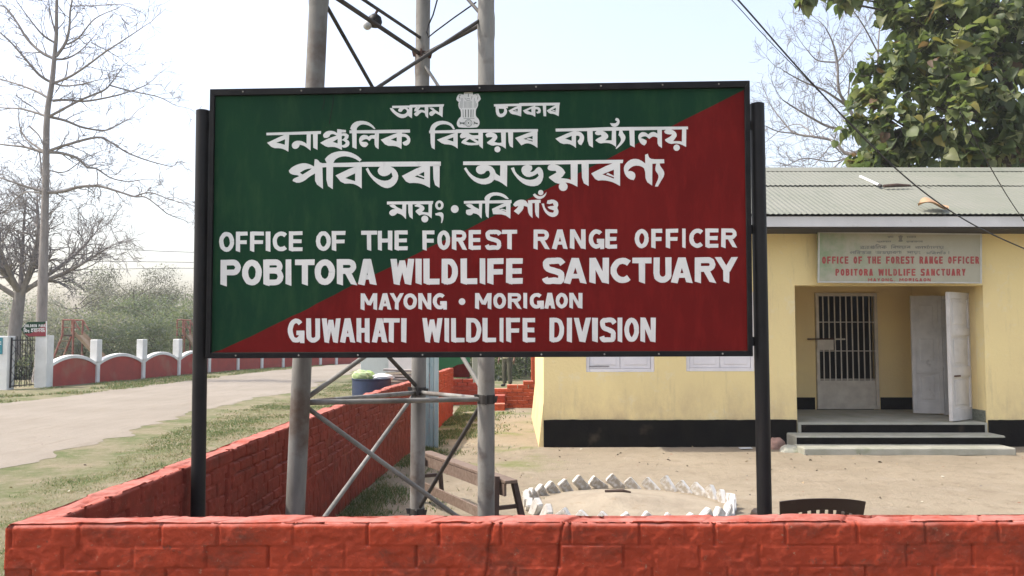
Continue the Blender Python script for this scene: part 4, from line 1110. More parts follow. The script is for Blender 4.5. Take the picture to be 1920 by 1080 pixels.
# ------------------------------------------------------------------ name board over the porch
NB = 11.93
def on_nb(px, py, off=0.0):
    p = dp(px, py, NB); return p + Vector((0, -off, 0))
nb = thing('name_board', dp(1687, 482, NB), 'faded white name board with red letters fixed above the porch', 'sign')
def nbmat():
    t = NT('faded_board_enamel')
    x, y, z = t.xyz()
    c = t.mix(t.fr(t.noise(1.3, 6, .65), .35, .7), (0.40, 0.375, 0.29), (0.31, 0.30, 0.22))
    g = t.math('MULTIPLY', t.fr(t.noise(2.2, 6, .7), .42, .64), t.fr(x, .35, -1.0))  # mask for a reflection of greenery put into the board colour, stronger leftwards
    c = t.mix(g, c, (0.20, 0.28, 0.15))
    c = t.mix(t.fr(t.noise(9, 6, .75), .60, .75), c, (.30, .28, .2))
    t.col(c); t.rough(.35); t.b.inputs['Specular IOR Level'].default_value = .5
    return t.m
NBC = [(1534, 434), (1841, 438), (1841, 531.5), (1533, 530)]
MB().prism([on_nb(*p) for p in NBC], (0, .035, 0)).build('panel', nbmat(), nb)
fr = MB()
for k in range(4):
    a, b = NBC[k], NBC[(k + 1) % 4]
    ccx, ccy = 1687, 483
    sh = lambda p: (p[0] + (3.2 if p[0] < ccx else -3.2), p[1] + (2.6 if p[1] < ccy else -2.6))
    fr.prism([on_nb(*p, .004) for p in (a, b, sh(b), sh(a))], (0, .006, 0))
fr.build('frame', pmat('aluminium_edge', (.5, .5, .46), (.4, .4, .37), 6, .4), nb)
red = pmat('faded_red_letter', (.36, .055, .05), (.28, .06, .055), 6, .6, c3=(.35, .16, .13), s3=8)
ink = pmat('faded_ink_letter', (.16, .16, .15), (.22, .22, .19), 8, .6)
q = lambda x, y: (1400 + x / 2.842, 300 + y / 2.842)
def board_text(text, x0, x1, y0, y1, s, tilt=0.0):
    (a, t0), (b, b0) = q(x0, y0), q(x1, y1)
    return latin(auto(text, a, b), lambda x: t0, lambda x: b0, s, .12)
for tx_ in (board_text('OFFICE OF THE FOREST RANGE OFFICER', 402, 1238, 514, 553, 3.0), board_text('POBITORA WILDLIFE SANCTUARY', 473, 1166, 580, 617, 3.0), board_text('MAYONG, MORIGAON', 646, 980, 630, 647, 1.7)):
    for wd_ in words(tx_, 2.4):
        mb = MB(); paint(mb, wd_, on_nb, base=.0015); mb.build('red_lettering', red, nb, recalc=False)
def put(polys, x0, x1, y0, y1):
    (a, t0), (b, b0) = q(x0, y0), q(x1, y1)
    mb = MB(); paint(mb, fit(polys, a, b, t0, b0), on_nb, base=.0016); mb.build('ink_lettering', ink, nb, recalc=False)
put(T_B1, 602, 745, 448, 476); put(T_B2, 768, 872, 450, 476); put(T_B3, 895, 1050, 452, 476)
put(T_C1, 548, 664, 480, 503); put(T_C2, 685, 825, 482, 504); put(T_D1, 852, 925, 484, 504); put(T_D2, 955, 1060, 482, 504)
put([(  [(0, 0), (1, 0), (1, 6), (0, 6)], [])], 1075, 1079, 486, 502)
put(T_STATE_A, 750, 782, 404, 416); put(T_STATE_B, 852, 902, 404, 416); put(T_EMB, 808, 832, 401, 436)
put(T_STATE_A, 690, 770, 430, 440); put(T_STATE_B, 850, 938, 430, 440)
st = MB()
for x in (1560, 1815): st.box(dp(x, 480, NB).x - .02, dp(x, 480, NB).x + .02, NB + .036, BF - .002, dp(x, 470, NB).z - .02, dp(x, 470, NB).z + .02)
build_each(st, 'bracket', M['rust'], nb)
# ------------------------------------------------------------------ wood bench behind the mast
M['wood'] = pmat('weathered_wood', (0.20, 0.145, 0.11), (0.13, 0.09, 0.065), 5, .8, .002, 60, stretch=(1, 8, 8), c3=(.27, .22, .17), s3=3)
M['wooddark'] = pmat('dark_wood', (0.075, 0.045, 0.032), (0.05, 0.03, 0.022), 6, .7, .002, 60)
e0 = dp(800, 842, 8.25); e1 = dp(957, 897, 6.62)
bd = Vector((e1.x - e0.x, e1.y - e0.y, 0)); BL = bd.length; bd.normalize(); bnr = Vector((bd.y, -bd.x, 0))
if bnr.x > 0: bnr = -bnr                                     # towards the near left side
b0 = Vector((e0.x, e0.y, 0)); TH = .45
bn = thing('bench', b0 + bd * BL / 2, 'weathered wooden bench standing in the sandy yard behind the tower legs', 'bench')
cc = lambda s, side, z: b0 + bd * s + bnr * side + Vector((0, 0, z))
MB().obox(cc(BL / 2, 0, TH), bd * (BL / 2 + .02), bnr * .055, Vector((0, 0, .014))).build('seat', M['wood'], bn, bevel=.004)
for sd_ in (.040,):
    MB().obox(cc(BL / 2, sd_, TH - .066), bd * (BL / 2 - .01), bnr * .011, Vector((0, 0, .048))).build('apron', M['wood'], bn, bevel=.002)
for s_, sp in ((.12, -.06), (BL - .10, .10)):
    for sd_ in (-1, 1):
        a = cc(s_, sd_ * .082, TH - .02 + (.05 if sp > 0 and sd_ > 0 else 0)); b = cc(s_ + sp, sd_ * .145, -.01)
        mb = MB(); mb.beam(a, b, .045 if sp > 0 else .034, .07 if sd_ > 0 else .045, up=bd); mb.build('leg', M['wooddark'], bn, bevel=.003)
for sd_ in (1,):
    MB().beam(cc(.10, sd_ * .125, .17), cc(BL - .05, sd_ * .125, .16), .022, .085).build('stretcher', M['wood'], bn, bevel=.002)
for s_ in (.09, BL - .06):
    MB().beam(cc(s_, -.11, .24), cc(s_, .11, .24), .03, .03).build('cross_rail', M['wooddark'], bn)

# ------------------------------------------------------------------ ring of white bricks with a sand heap
M['wbrick'] = pmat('whitewashed_brick', (0.62, 0.61, 0.58), (0.45, 0.43, 0.39), 14, .85, .004, 60, c3=(.36, .27, .2), s3=12, lo3=.57, hi3=.7)
def brickmat():
    t = NT('whitewashed_brick')
    c = t.mix(t.fr(t.noise(14, 5, .7), .35, .7), (.66, .65, .62), (.50, .48, .44))
    c = t.mix(t.fr(t.noise(12, 6, .75), .57, .7), c, (.34, .26, .19))
    oi = t.n('ShaderNodeObjectInfo')
    inner = t.math('MULTIPLY', t.fr(t.xyz()[1], .016, .026), t.fr(t.noise(22, 5, .75), .30, .52))   # mottled brown on the side facing the ring centre
    c = t.mix(inner, c, (.30, .26, .20))
    c = t.mix(t.math('MULTIPLY', oi.outputs['Random'], .2), c, (.40, .37, .32))
    t.col(c); t.rough(.85); t.bump(t.noise(60, 5, .7), .004)
    return t.m
M['wbrick'] = brickmat()
rc = Vector((1.10, 7.95, 0)); RR = .96
def brick_mesh():
    bm = bmesh.new()
    bmesh.ops.create_cube(bm, size=1)
    for v in bm.verts: v.co = Vector((v.co.x * .20, v.co.y * .062, v.co.z * .10))
    bmesh.ops.bevel(bm, geom=list(bm.edges), offset=.008, segments=2, affect='EDGES')
    bmesh.ops.subdivide_edges(bm, edges=[e for e in bm.edges if e.calc_length() > .05], cuts=3, use_grid_fill=True)
    for v in bm.verts:
        n = vnoise(v.co.x * 40, v.co.z * 40 + v.co.y * 60, 3) - .5
        v.co += v.normal * float(n) * .006
    me = bpy.data.meshes.new('edging_brick'); bm.to_mesh(me); bm.free()
    me.materials.append(M['wbrick']); return me
bme = brick_mesh()
NBR = 32
for k in range(NBR):
    a = 2 * math.pi * k / NBR
    o = bpy.data.objects.new('edging_brick', bme); COL.objects.link(o)
    o.location = rc + Vector((RR * math.cos(a), RR * math.sin(a) * .98, .024 + random.uniform(-.022, .016)))
    o.rotation_euler = (random.uniform(-.14, .14), R(-45 + random.uniform(-12, 12)), a + math.pi / 2 + random.uniform(-.2, .2))
    tag(o, 'whitewashed brick set on its corner in the round flower bed edging', 'brick', 'white bricks edging the round bed')
m = 40; V = []; F = []
for i in range(m):
    for k in range(48):
        r = .9 * i / (m - 1); a = 2 * math.pi * k / 48
        x, y = r * math.cos(a), r * math.sin(a)
        h = .07 * math.exp(-((x + .12) ** 2 + (y - .02) ** 2) / .13) + .045 * (1 - (r / .9) ** 2) + (float(fbm(x * 6 + 5, y * 6, 4)) - .47) * .05 * (1 - r)
        V.append((rc.x + x, rc.y + y, h - .01 - (.03 if i == m - 1 else 0)))
for i in range(m - 1):
    for k in range(48):
        F.append((i * 48 + k, i * 48 + (k + 1) % 48, (i + 1) * 48 + (k + 1) % 48, (i + 1) * 48 + k))
M['sand'] = pmat('bed_sand', (0.33, 0.28, 0.205), (0.26, 0.215, 0.155), 3, .95, .012, 30, c3=(.25, .19, .12), s3=9, lo3=.6, hi3=.75)
mb = MB(); mb.add(V, F); o = mb.build('sand_heap', M['sand'], None, smooth=True, loc=rc); tag(o, 'low heap of pale sand inside the ring of white bricks', 'sand heap')
o = MB().tube([rc + Vector((-.2, .16, .10)), rc + Vector((-.03, .14, .108)), rc + Vector((.05, .15, .09))], [.012, .016, .008], 7).build('dry_stick', M['wooddark'], None, loc=rc + Vector((-.1, .15, .13)))
tag(o, 'short dark dry stick lying on the sand heap in the brick ring', 'stick')

# ------------------------------------------------------------------ brown plastic chair
M['plastic'] = pmat('brown_moulded_plastic', (0.035, 0.022, 0.016), (0.033, 0.02, 0.015), 8, .42, .0004, 80, c3=(.075, .055, .045), s3=9, lo3=.62, hi3=.8)
CY = 4.22
c_l, c_r = dp(1462, 950, CY), dp(1625, 950, CY)
cx = (c_l.x + c_r.x) / 2; hw = (c_r.x - c_l.x) / 2
ctop = dp(1540, 932, CY).z; cedge = dp(1465, 941, CY).z
ch = thing('plastic_chair', (cx, CY + .22, 0), 'brown moulded plastic chair with slatted curved back behind the low wall', 'chair')
def chair_pt(u, z):          # u -1..1 across the back; the back bows away from the sitter, towards the camera
    wz = hw * (.84 + .16 * min(1, (z - .40) / (ctop - .40)))
    return Vector((cx + u * wz, CY - .035 * (1 - u * u) + .10 * (1 - (z - .4) / (ctop - .4)) , z))
def topz(u): return ctop - (ctop - cedge) * abs(u) ** 2.2
mb = MB()
def patch(u0, u1, za, zb, n=6, m=3):
    vs = []; fs = []
    for side in (0, 1):
        for i in range(n + 1):
            u = u0 + (u1 - u0) * i / n
            for j in range(m + 1):
                z = za(u) + (zb(u) - za(u)) * j / m
                vs.append(chair_pt(u, z) + Vector((0, .007 if side else -.004, 0)))
    K1 = (n + 1) * (m + 1)
    for i in range(n):
        for j in range(m):
            a = i * (m + 1) + j
            fs.append((a, a + m + 1, a + m + 2, a + 1)); fs.append((K1 + a, K1 + a + 1, K1 + a + m + 2, K1 + a + m + 1))
    for i in range(n):
        a = i * (m + 1); fs.append((a, K1 + a, K1 + a + m + 1, a + m + 1))
        a = i * (m + 1) + m; fs.append((a, a + m + 1, K1 + a + m + 1, K1 + a))
    for j in range(m):
        fs.append((j, j + 1, K1 + j + 1, K1 + j)); a = n * (m + 1) + j
        fs.append((a, K1 + a, K1 + a + 1, a + 1))
    mb.add(vs, fs)
slot_top = lambda u: topz(u) - .058 - .03 * abs(u) ** 2
patch(-1, 1, slot_top, topz, 24)
NSL = 9
edges = np.linspace(-.80, .80, NSL)
patch(-1, -.80, lambda u: .46, lambda u: slot_top(u) - .0005, 3, 6); patch(.80, 1, lambda u: .46, lambda u: slot_top(u) - .0005, 3, 6)
for k in range(NSL - 1):
    u0, u1 = edges[k] + .092, edges[k + 1] - .0
    if k < NSL - 2 or True: patch(u0, u1 - .0 if k < NSL - 2 else .80, lambda u: .46, lambda u: slot_top(u) - .0005, 2, 6)
mb.build('backrest', M['plastic'], ch, smooth=True)
SZ = .43; sy0, sy1 = CY + .07, CY + .47
mb = MB(); n = 12; vs = []; fs = []
for side in (0, 1):
    for i in range(n + 1):
        for j in range(n + 1):
            u = -1 + 2 * i / n; v = j / n
            wv = hw * (.86 + .10 * v)
            vs.append((cx + u * wv, sy0 + (sy1 - sy0) * v, SZ - .022 * (1 - u * u) * (1 - (2 * v - 1) ** 2) + .012 * v - (.012 if side else 0) - .02 * max(0, v - .9) * 10))
K1 = (n + 1) ** 2
for i in range(n):
    for j in range(n):
        a = i * (n + 1) + j
        fs += [(a, a + n + 1, a + n + 2, a + 1), (K1 + a, K1 + a + 1, K1 + a + n + 2, K1 + a + n + 1)]
for i in range(n):
    for a, b in ((i * (n + 1), (i + 1) * (n + 1)), (i * (n + 1) + n, (i + 1) * (n + 1) + n), (i, i + 1), (n * (n + 1) + i, n * (n + 1) + i + 1)):
        fs.append((a, b, K1 + b, K1 + a))
mb.add(vs, fs); mb.build('seat', M['plastic'], ch, smooth=True)
for sx in (-1, 1):
    for yy, dy in ((sy0 + .02, -.06), (sy1 - .03, .05)):
        a = Vector((cx + sx * hw * .86, yy, SZ)); b = Vector((cx + sx * hw * 1.05, yy + dy, -.008))
        t = (b - a)
        MB().tube([a, a + t * .5, b], [.030, .026, .022], 10).build('leg', M['plastic'], ch, smooth=True)
    p0 = chair_pt(sx * .97, .66)
    pts = [p0, Vector((cx + sx * hw * 1.08, CY + .14, .655)), Vector((cx + sx * hw * 1.1, CY + .34, .64)), Vector((cx + sx * hw * 1.06, CY + .45, .58)), Vector((cx + sx * hw * .95, CY + .45, SZ))]
    MB().tube(pts, [.022, .026, .026, .022, .022], 10).build('armrest', M['plastic'], ch, smooth=True)

# ------------------------------------------------------------------ things along the far end of the wall
M['drum'] = pmat('blue_drum_paint', (0.022, 0.038, 0.085), (0.016, 0.027, 0.055), 5, .5, .002, 40, c3=(.07, .05, .04), s3=6, lo3=.62, hi3=.75)
dc = gp(697, 822); dc = Vector((dp(697, 700, 12.6).x, 12.6, 0)); dz = dp(697, 709, 12.6).z
dr = .292
drum = thing('oil_drum', dc, 'dark blue oil drum holding rubbish beside the outer face of the brick wall', 'drum')
prof = [(0, .0), (dr * .97, 0), (dr, .012)] + [(dr + .008 * math.exp(-((z - .33 * dz) / .018) ** 2) + .008 * math.exp(-((z - .66 * dz) / .018) ** 2), z) for z in np.linspace(.03, dz - .02, 36)] + [(dr + .008, dz - .01), (dr + .006, dz), (dr - .012, dz), (dr - .016, dz - .03), (dr - .018, dz - .25), (0, dz - .25)]
MB().lathe(dc, prof, 40).build('barrel', M['drum'], drum, smooth=True)
def crumple(c, r, sc, seed, name, m, label, cat, base=None):
    mb = MB(); n = 22
    mb.ball((0, 0, 0), 1, n)
    out = []
    for p in mb.v:
        v = Vector(p); k = .72 + .55 * float(fbm(v.x * 2.1 + seed, v.y * 2.1 + v.z * 1.7, seed, 4))
        out.append((c[0] + v.x * k * r * sc[0], c[1] + v.y * k * r * sc[1], c[2] + v.z * k * r * sc[2]))
    mb.v = out
    o = mb.build(name, m, None, loc=Vector(c)); return tag(o, label, cat)
M['greenbag'] = pmat('pale_green_plastic', (.36, .48, .20), (.45, .55, .29), 9, .35)
M['whitebag'] = pmat('white_plastic', (.72, .73, .72), (.6, .62, .62), 9, .4)
crumple(dp(676, 705, 12.5), .125, (1.15, .9, .75), 3, 'plastic_bag', M['greenbag'], 'crumpled pale green plastic bag lying on top of the blue drum', 'bag')
crumple(dp(691, 705, 12.62), .10, (1, .9, .8), 8, 'plastic_bag', pmat('lime_plastic', (.32, .48, .13), (.4, .54, .22), 9, .35), 'lime green plastic bag next to the paler bag on the blue drum', 'bag')
crumple(dp(717, 708, 12.62), .16, (1.1, .8, .4), 5, 'plastic_bag', M['whitebag'], 'flat white plastic bag lying over the right rim of the drum', 'bag')
# scrap boards and sacks on a table behind the drum
tb = thing('scrap_table', (dp(748, 715, 13.6).x, 13.6, 0), 'rough dark table piled with pale boards and sacks behind the blue drum', 'table')
tx = dp(750, 715, 13.6).x
MB().box(tx - .42, tx + .36, 13.3, 13.9, .78, .815).build('table_top', M['wooddark'], tb)
for sx in (-.38, .30):
    for yy in (13.34, 13.82): MB().box(tx + sx, tx + sx + .06, yy, yy + .06, 0, .78).build('leg', M['wooddark'], tb)
rr_ = random.Random(4)
mats_ = [pmat('pale_board', (.55, .52, .46), (.4, .37, .32), 6, .8), pmat('cream_sack', (.6, .53, .4), (.45, .4, .3), 6, .9), pmat('grey_board', (.3, .28, .26), (.2, .18, .17), 6, .8)]
zz = .816
for k in range(6):
    w_ = rr_.uniform(.22, .4); th_ = rr_.uniform(.018, .04); a = rr_.uniform(-.3, .3)
    MB().obox((tx + rr_.uniform(-.1, .1) - .03, 13.58, zz + th_ / 2), (w_ * math.cos(a), w_ * math.sin(a), rr_.uniform(-.015, .015)), (-.16 * math.sin(a), .16 * math.cos(a), 0), (0, 0, th_ / 2)).build('board', mats_[k % 3], tb, bevel=.004)
    zz += th_ + .012
# pale shed wall behind
M['shed'] = pmat('pale_blue_whitewash', (.52, .57, .57), (.45, .51, .51), 1.5, .85, .004, 20, c3=(.38, .42, .42), s3=4, lo3=.6, hi3=.8)
sx0, sx1 = dp(676, 690, 19.2).x, dp(797, 690, 19.2).x
sh = thing('small_shed', ((sx0 + sx1) / 2, 20.2, 0), 'small pale blue white shed beyond the blue drum, half hidden by the sign', 'shed')
MB().box(sx0, sx1, 19.2, 21.2, -.02, 1.75).build('wall', M['shed'], sh, bevel=.01)
MB().add([(sx0 - .12, 19.0, 1.76), (sx1 + .12, 19.0, 1.76), (sx1 + .12, 21.4, 2.0), (sx0 - .12, 21.4, 2.0), (sx0 - .12, 19.0, 1.79), (sx1 + .12, 19.0, 1.79), (sx1 + .12, 21.4, 2.03), (sx0 - .12, 21.4, 2.03)], [(0, 1, 2, 3), (4, 5, 6, 7), (0, 1, 5, 4), (1, 2, 6, 5), (2, 3, 7, 6), (3, 0, 4, 7)]).build('roof', M['steel'], sh)
MB().box((sx0 + sx1) / 2 - .1, (sx0 + sx1) / 2 + .5, 19.19, 19.199, .02, 1.6).build('door', M['shutter'], sh)
# teal boards standing at the inner side of the wall
M['teal'] = pmat('faded_teal_paint', (.25, .34, .335), (.36, .42, .41), 4, .8, .002, 30, stretch=(3, 3, .3), c3=(.12, .22, .24), s3=6)
tl = thing('teal_post', (dp(809, 836, 12.0).x, 12.0, 0), 'faded teal painted board post standing inside the brick wall behind the mast', 'post')
px0 = dp(795, 836, 12.0).x; px1 = dp(822, 836, 12.0).x; wq = (px1 - px0) / 3
for k in range(3):
    MB().box(px0 + k * wq + .003, px0 + (k + 1) * wq - .003, 12.0 + .012 * (k % 2), 12.05 + .012 * (k % 2), -.05, 1.46 + .05 * k).build('board', M['teal'], tl, bevel=.003)
for z in (.35, 1.15): MB().box(px0 + .01, px1 - .01, 12.066, 12.09, z, z + .06).build('batten', M['teal'], tl)
# orange end pier with sloping top, then the broken low wall
def pier():
    y0 = 17.0
    a = dp(809, 703, y0); b = dp(845, 691, y0 + .9)
    mb = MB()
    x0, x1 = dp(806, 700, y0).x, dp(846, 700, y0).x
    n = 20; V = []
    zt0, zt1 = dp(809, 702, y0).z, dp(845, 690, y0).z
    top = [(x0 + (x1 - x0) * i / 6, zt0 + (zt1 - zt0) * i / 6 + random.uniform(-.01, .01)) for i in range(7)]
    mb.prism([(x0, y0, -.02)] + [(x, y0, z) for x, z in top] + [(x1, y0, -.02)], (0, .24, 0))
    o = mb.build('brick_pier', M['redwall2'], None, loc=Vector((x0, y0, 0)), bevel=.012)
    tag(o, 'red brick pier, light put into its orange tone, with sloping top ending the compound wall', 'pier')
pier()
def course_wall(name, label, x0, x1, y0, prof, T, m, seed):
    """low wall of visible courses with a stepped broken top; prof: list of (x fraction, height)"""
    rr = random.Random(seed); mb = MB(); c = .085
    rows = int(max(h for _, h in prof) / c)
    for r in range(rows):
        x = x0 - (.12 if r % 2 else 0)
        while x < x1:
            w_ = .235; xa, xb = max(x, x0), min(x + w_, x1)
            if xb - xa > .04:
                f = ((xa + xb) / 2 - x0) / (x1 - x0)
                h = np.interp(f, [p[0] for p in prof], [p[1] for p in prof])
                if (r + .6) * c < h:
                    j = rr.uniform(-.008, .008)
                    mb.box(xa + .003, xb - .003, y0 + j, y0 + T + j, r * c - .02 * (r == 0), (r + 1) * c - .004)
            x += w_ + .006
    mb.box(x0 + .01, x1 - .01, y0 + .02, y0 + T - .02, -.02, min(h for _, h in prof) - .03)
    o = mb.build(name, m, None, loc=Vector((x0, y0, 0)), bevel=.006); return tag(o, label, 'wall')
y_ = 18.6
course_wall('broken_wall', 'broken low red brick wall with stepped top beside the office corner', dp(900, 750, y_).x, dp(1004, 750, y_).x, y_, [(0, .45), (.45, .47), (.62, .48), (.66, .56), (.76, .56), (.80, .66), (1, .66)], .24, M['redwall2'], 3)
course_wall('broken_wall', 'red brick wall stretch between the orange pier and the mast leg', dp(848, 735, 19.4).x, dp(899, 735, 19.4).x, 19.4, [(0, .66), (.6, .63), (.8, .55), (1, .5)], .24, M['redwall'], 5)
st = thing('brick_steps', dp(930, 765, 18.2), 'two worn brick steps against the broken low red wall', 'steps')
xa, xb = dp(905, 750, 18.2).x, dp(947, 750, 18.2).x
MB().box(xa, xb, 17.95, 18.22, -.02, .14).build('step', M['redwall2'], st, bevel=.012)
MB().box(xa, xb, 18.225, 18.585, -.02, .30).build('step', M['redwall'], st, bevel=.012)
# green and red board, grey post and red pillar further back
gb = thing('painted_board', dp(842, 690, 21.5), 'green and dark red painted board standing behind the orange pier', 'sign')
ga = dp(800, 670, 21.5); gb1 = dp(881, 708, 21.5)
MB().box(ga.x, gb1.x, 21.5, 21.53, gb1.z, 1.9).build('panel', pmat('bright_green_paint', (.03, .20, .075), (.025, .16, .06), 3, .5), gb)
MB().add([(dp(838, 694, 21.49).x, 21.494, dp(838, 694, 21.49).z), (dp(838, 708, 21.49).x, 21.494, gb1.z + .01), (gb1.x - .005, 21.494, gb1.z + .01), (gb1.x - .005, 21.494, dp(880, 680, 21.49).z), (dp(858, 684, 21.49).x, 21.494, dp(858, 684, 21.49).z)], [(0, 1, 2, 3, 4)]).build('red_field', M['signred'], gb)
for px in (803, 878): MB().box(dp(px, 690, 21.55).x - .03, dp(px, 690, 21.55).x + .03, 21.532, 21.58, -.02, 1.92).build('post', M['steeldark'], gb)
gpst = thing('grey_post', dp(890, 723, 24), 'pale grey concrete post between the painted board and the mast leg', 'post')
MB().box(dp(885, 700, 24).x, dp(897, 700, 24).x, 24, 24.2, -.02, 1.7).build('shaft', M['concrete'], gpst, bevel=.015)
rpl = thing('red_pillar', dp(1002, 712, 20.5), 'narrow red painted pillar beside the rear corner of the office', 'pillar')
MB().box(dp(996, 700, 20.5).x, dp(1007, 700, 20.5).x, 20.5, 20.7, -.02, 2.1).build('shaft', M['redwall2'], rpl, bevel=.01)

# ------------------------------------------------------------------ small litter near the steps
o = crumple(dp(1456, 838, 11.85), .11, (1.1, .7, 1.25), 12, 'broken_pot', pmat('terracotta', (.36, .22, .17), (.26, .16, .12), 9, .9), 'pinkish broken clay lump lying beside the left end of the steps', 'clay lump')
o = crumple(dp(1484, 842, 11.6) - Vector((0, 0, .05)), .17, (1.2, .7, .7), 22, 'cement_lump', M['concrete'], 'grey cement rubble lump against the left end of the steps', 'rubble')
o = MB().obox(dp(1398, 840, 11.8), (.09, .02, 0), (0, .05, 0), (0, 0, .004)).build('paper_scrap', M['whitebag'], None, loc=dp(1398, 840, 11.8)); tag(o, 'white paper scrap lying by the black plinth left of the sign post', 'paper')
# ------------------------------------------------------------------ things lying on the roof
def on_roof(px, py, lift=0.0):
    d = ray(px, py); nrm = Vector((0, -sl, 1)); p0 = Vector((0, EY, EZ + .025 + lift)); t = (p0 - CAMP).dot(nrm) / d.dot(nrm); return CAMP + d * t
a, b = on_roof(1613, 331, .02), on_roof(1648, 347, .02)
tl_ = thing('roof_tube', (a + b) / 2, 'thin white tube lying aslant on the roof above the name board', 'tube')
MB().tube([a, b], .022, 10).build('tube_body', M['whitebag'], tl_, smooth=True); MB().tube([b, b + (b - a).normalized() * .07], .024, 10).build('end_cap', M['steeldark'], tl_)
a, b = on_roof(1657, 349, .03), on_roof(1707, 348, .03)
o = MB().tube([a, (a + b) / 2 + Vector((0, 0, .01)), b], [.025, .03, .018], 8).build('charred_stick', M['wooddark'], None, loc=(a + b) / 2); tag(o, 'dark stick lying on the roof lap beside the white tube', 'stick')
lc_ = on_roof(1750, 389, .03); n = 10; V = []; F = []
for i in range(n + 1):
    for j in range(5):
        u = i / n; v = j / 4 - .5
        wd_ = math.sin(math.pi * min(1, u * .96 + .02)) ** .7 * .30
        V.append(lc_ + Vector(((u - .5) * .42 + v * .04, v * wd_ * .9, v * wd_ * sl * .9 + .05 * math.sin(u * 5) + .09 * abs(v) + .02)))
for i in range(n):
    for j in range(4): F.append((i * 5 + j, (i + 1) * 5 + j, (i + 1) * 5 + j + 1, i * 5 + j + 1))
o = MB().add(V, F).build('dry_leaf', pmat('dry_tan_leaf', (.50, .33, .19), (.42, .25, .14), 7, .8), None, loc=lc_, smooth=True); tag(o, 'large curled tan dry leaf lying near the roof edge', 'leaf')

# ------------------------------------------------------------------ overhead wires
M['wire'] = pmat('black_cable', (.02, .02, .024), (.03, .03, .03), 9, .6)
def wire(name, pts, r, label, group=None):
    P = [dp(*p) for p in pts]
    out = []
    for i in range(len(P) - 1):
        p0 = P[max(i - 1, 0)]; p1 = P[i]; p2 = P[i + 1]; p3 = P[min(i + 2, len(P) - 1)]
        for k in range(8):
            t = k / 8
            out.append(.5 * (2 * p1 + (p2 - p0) * t + (2 * p0 - 5 * p1 + 4 * p2 - p3) * t * t + (3 * p1 - p0 - 3 * p2 + p3) * t ** 3))
    out.append(P[-1])
    o = MB().tube(out, r, 6).build(name, M['wire'], None, loc=out[len(out) // 2], smooth=True)
    return tag(o, label, 'wire', group)
wire('overhead_wire', [(1280, -110, 6.6), (1384, 0, 7.2), (1508, 140, 8.0), (1640, 279, 9.0), (1740, 366, 9.9), (1830, 424, 10.6), (1925, 468, 11.3), (2010, 500, 12.05)], .0085, 'thick black cable running diagonally across the sky down to the yellow office wall')
wire('overhead_wire', [(1262, -110, 7.0), (1372, 0, 7.6), (1440, 74, 8.0), (1560, 196, 8.8), (1650, 285, 9.6)], .004, 'thin wire running beside the thick black cable in the upper sky')
wire('overhead_wire', [(1800, 210, 9.0), (1856, 312, 9.7), (1900, 385, 10.3), (1960, 470, 11.2)], .006, 'dark wire crossing the right end of the roof')
wire('slack_cord', [(1735, 351, 12.95), (1790, 362, 12.7), (1868, 380, 12.3), (1960, 398, 11.9)], .006, 'thin cord lying slack across the right part of the roof')
for k, (y0, y1, lab) in enumerate([(465, 473, 'topmost'), (490, 492, 'middle'), (506, 503, 'lowest')]):
    wire('power_line', [(-400, y0 - 8, 80), (120, y0 - 1, 84), (362, y1, 88), (700, y1 + 6, 92), (1300, y1 + 2, 98), (2100, y1 - 4, 105)], .03, lab + ' of three thin power lines over the far trees beyond the park')
# ------------------------------------------------------------------ park wall, gate, gate sign, slides
base_px = [(88, 725.5), (181, 717), (267, 710), (334, 703.5), (391, 698.5)]
PB_ = [gp(*p) for p in base_px]
far = [gp(445, 694), gp(490, 691), gp(530, 688.5), gp(566, 686.5), gp(600, 684.8), gp(630, 683.4)] + [gp(630, 683.4) + Vector(v) for v in ((.9, 2.5, 0), (1.9, 4.9, 0), (3.0, 7.2, 0), (4.2, 9.5, 0))]
PB_ += far
pw = thing('park_wall', PB_[0], 'white capped scalloped red park wall with white posts across the road', 'wall')
def frame_xy(a, b):
    d = Vector((b.x - a.x, b.y - a.y, 0)); L = d.length; d.normalize(); n = Vector((d.y, -d.x, 0))
    if n.x < 0: n = -n
    return d, n, L
for k in range(len(PB_) - 1):
    a, b = PB_[k].copy(), PB_[k + 1].copy(); a.z = b.z = 0
    d, n, L = frame_xy(a, b)
    lo, hi = .60, .93
    arch = lambda t, e=0: lo + (hi - lo) * math.sin(math.pi * t) ** .8 + e
    N = 16
    prof = [a + d * L * i / N + Vector((0, 0, arch(i / N) - .06)) for i in range(N + 1)]
    MB().prism([a + Vector((0, 0, -.05)), b + Vector((0, 0, -.05))] + prof[::-1], -n * .12).build('panel', M['redpanel'], pw)
    V = []; F = []
    for i in range(N + 1):
        for off, dz in ((.045, -.058), (.045, .035), (.02, .05), (-.14, .05), (-.165, .035), (-.165, -.058)):
            V.append(a + d * L * i / N + n * off + Vector((0, 0, arch(i / N) + dz)))
    for i in range(N):
        for j in range(6): F.append((i * 6 + j, i * 6 + (j + 1) % 6, (i + 1) * 6 + (j + 1) % 6, (i + 1) * 6 + j))
    F += [tuple(range(6)), tuple(N * 6 + j for j in range(6))]
    MB().add(V, F).build('cap', M['whitecap'], pw, smooth=True)
for k in range(1, len(PB_)):
    a = PB_[k].copy(); a.z = 0; d, n, L = frame_xy(PB_[k - 1], PB_[k])
    mb = MB(); mb.obox(a + Vector((0, 0, .34)) - n * .05, d * .085, n * .125, Vector((0, 0, .36)))
    mb.obox(a + Vector((0, 0, 1.09)) - n * .05, d * .14, n * .14, Vector((0, 0, .388)))
    mb.build('post', M['whitecap'], pw, bevel=.02)
gate_y = gp(76, 727).y
gpi = thing('gate_pillar', gp(76, 727), 'white square pillar carrying the green and red arrow sign at the park gate', 'pillar')
x0, x1 = dp(64, 700, gate_y).x, dp(87, 700, gate_y).x; pzt = dp(75, 629, gate_y).z
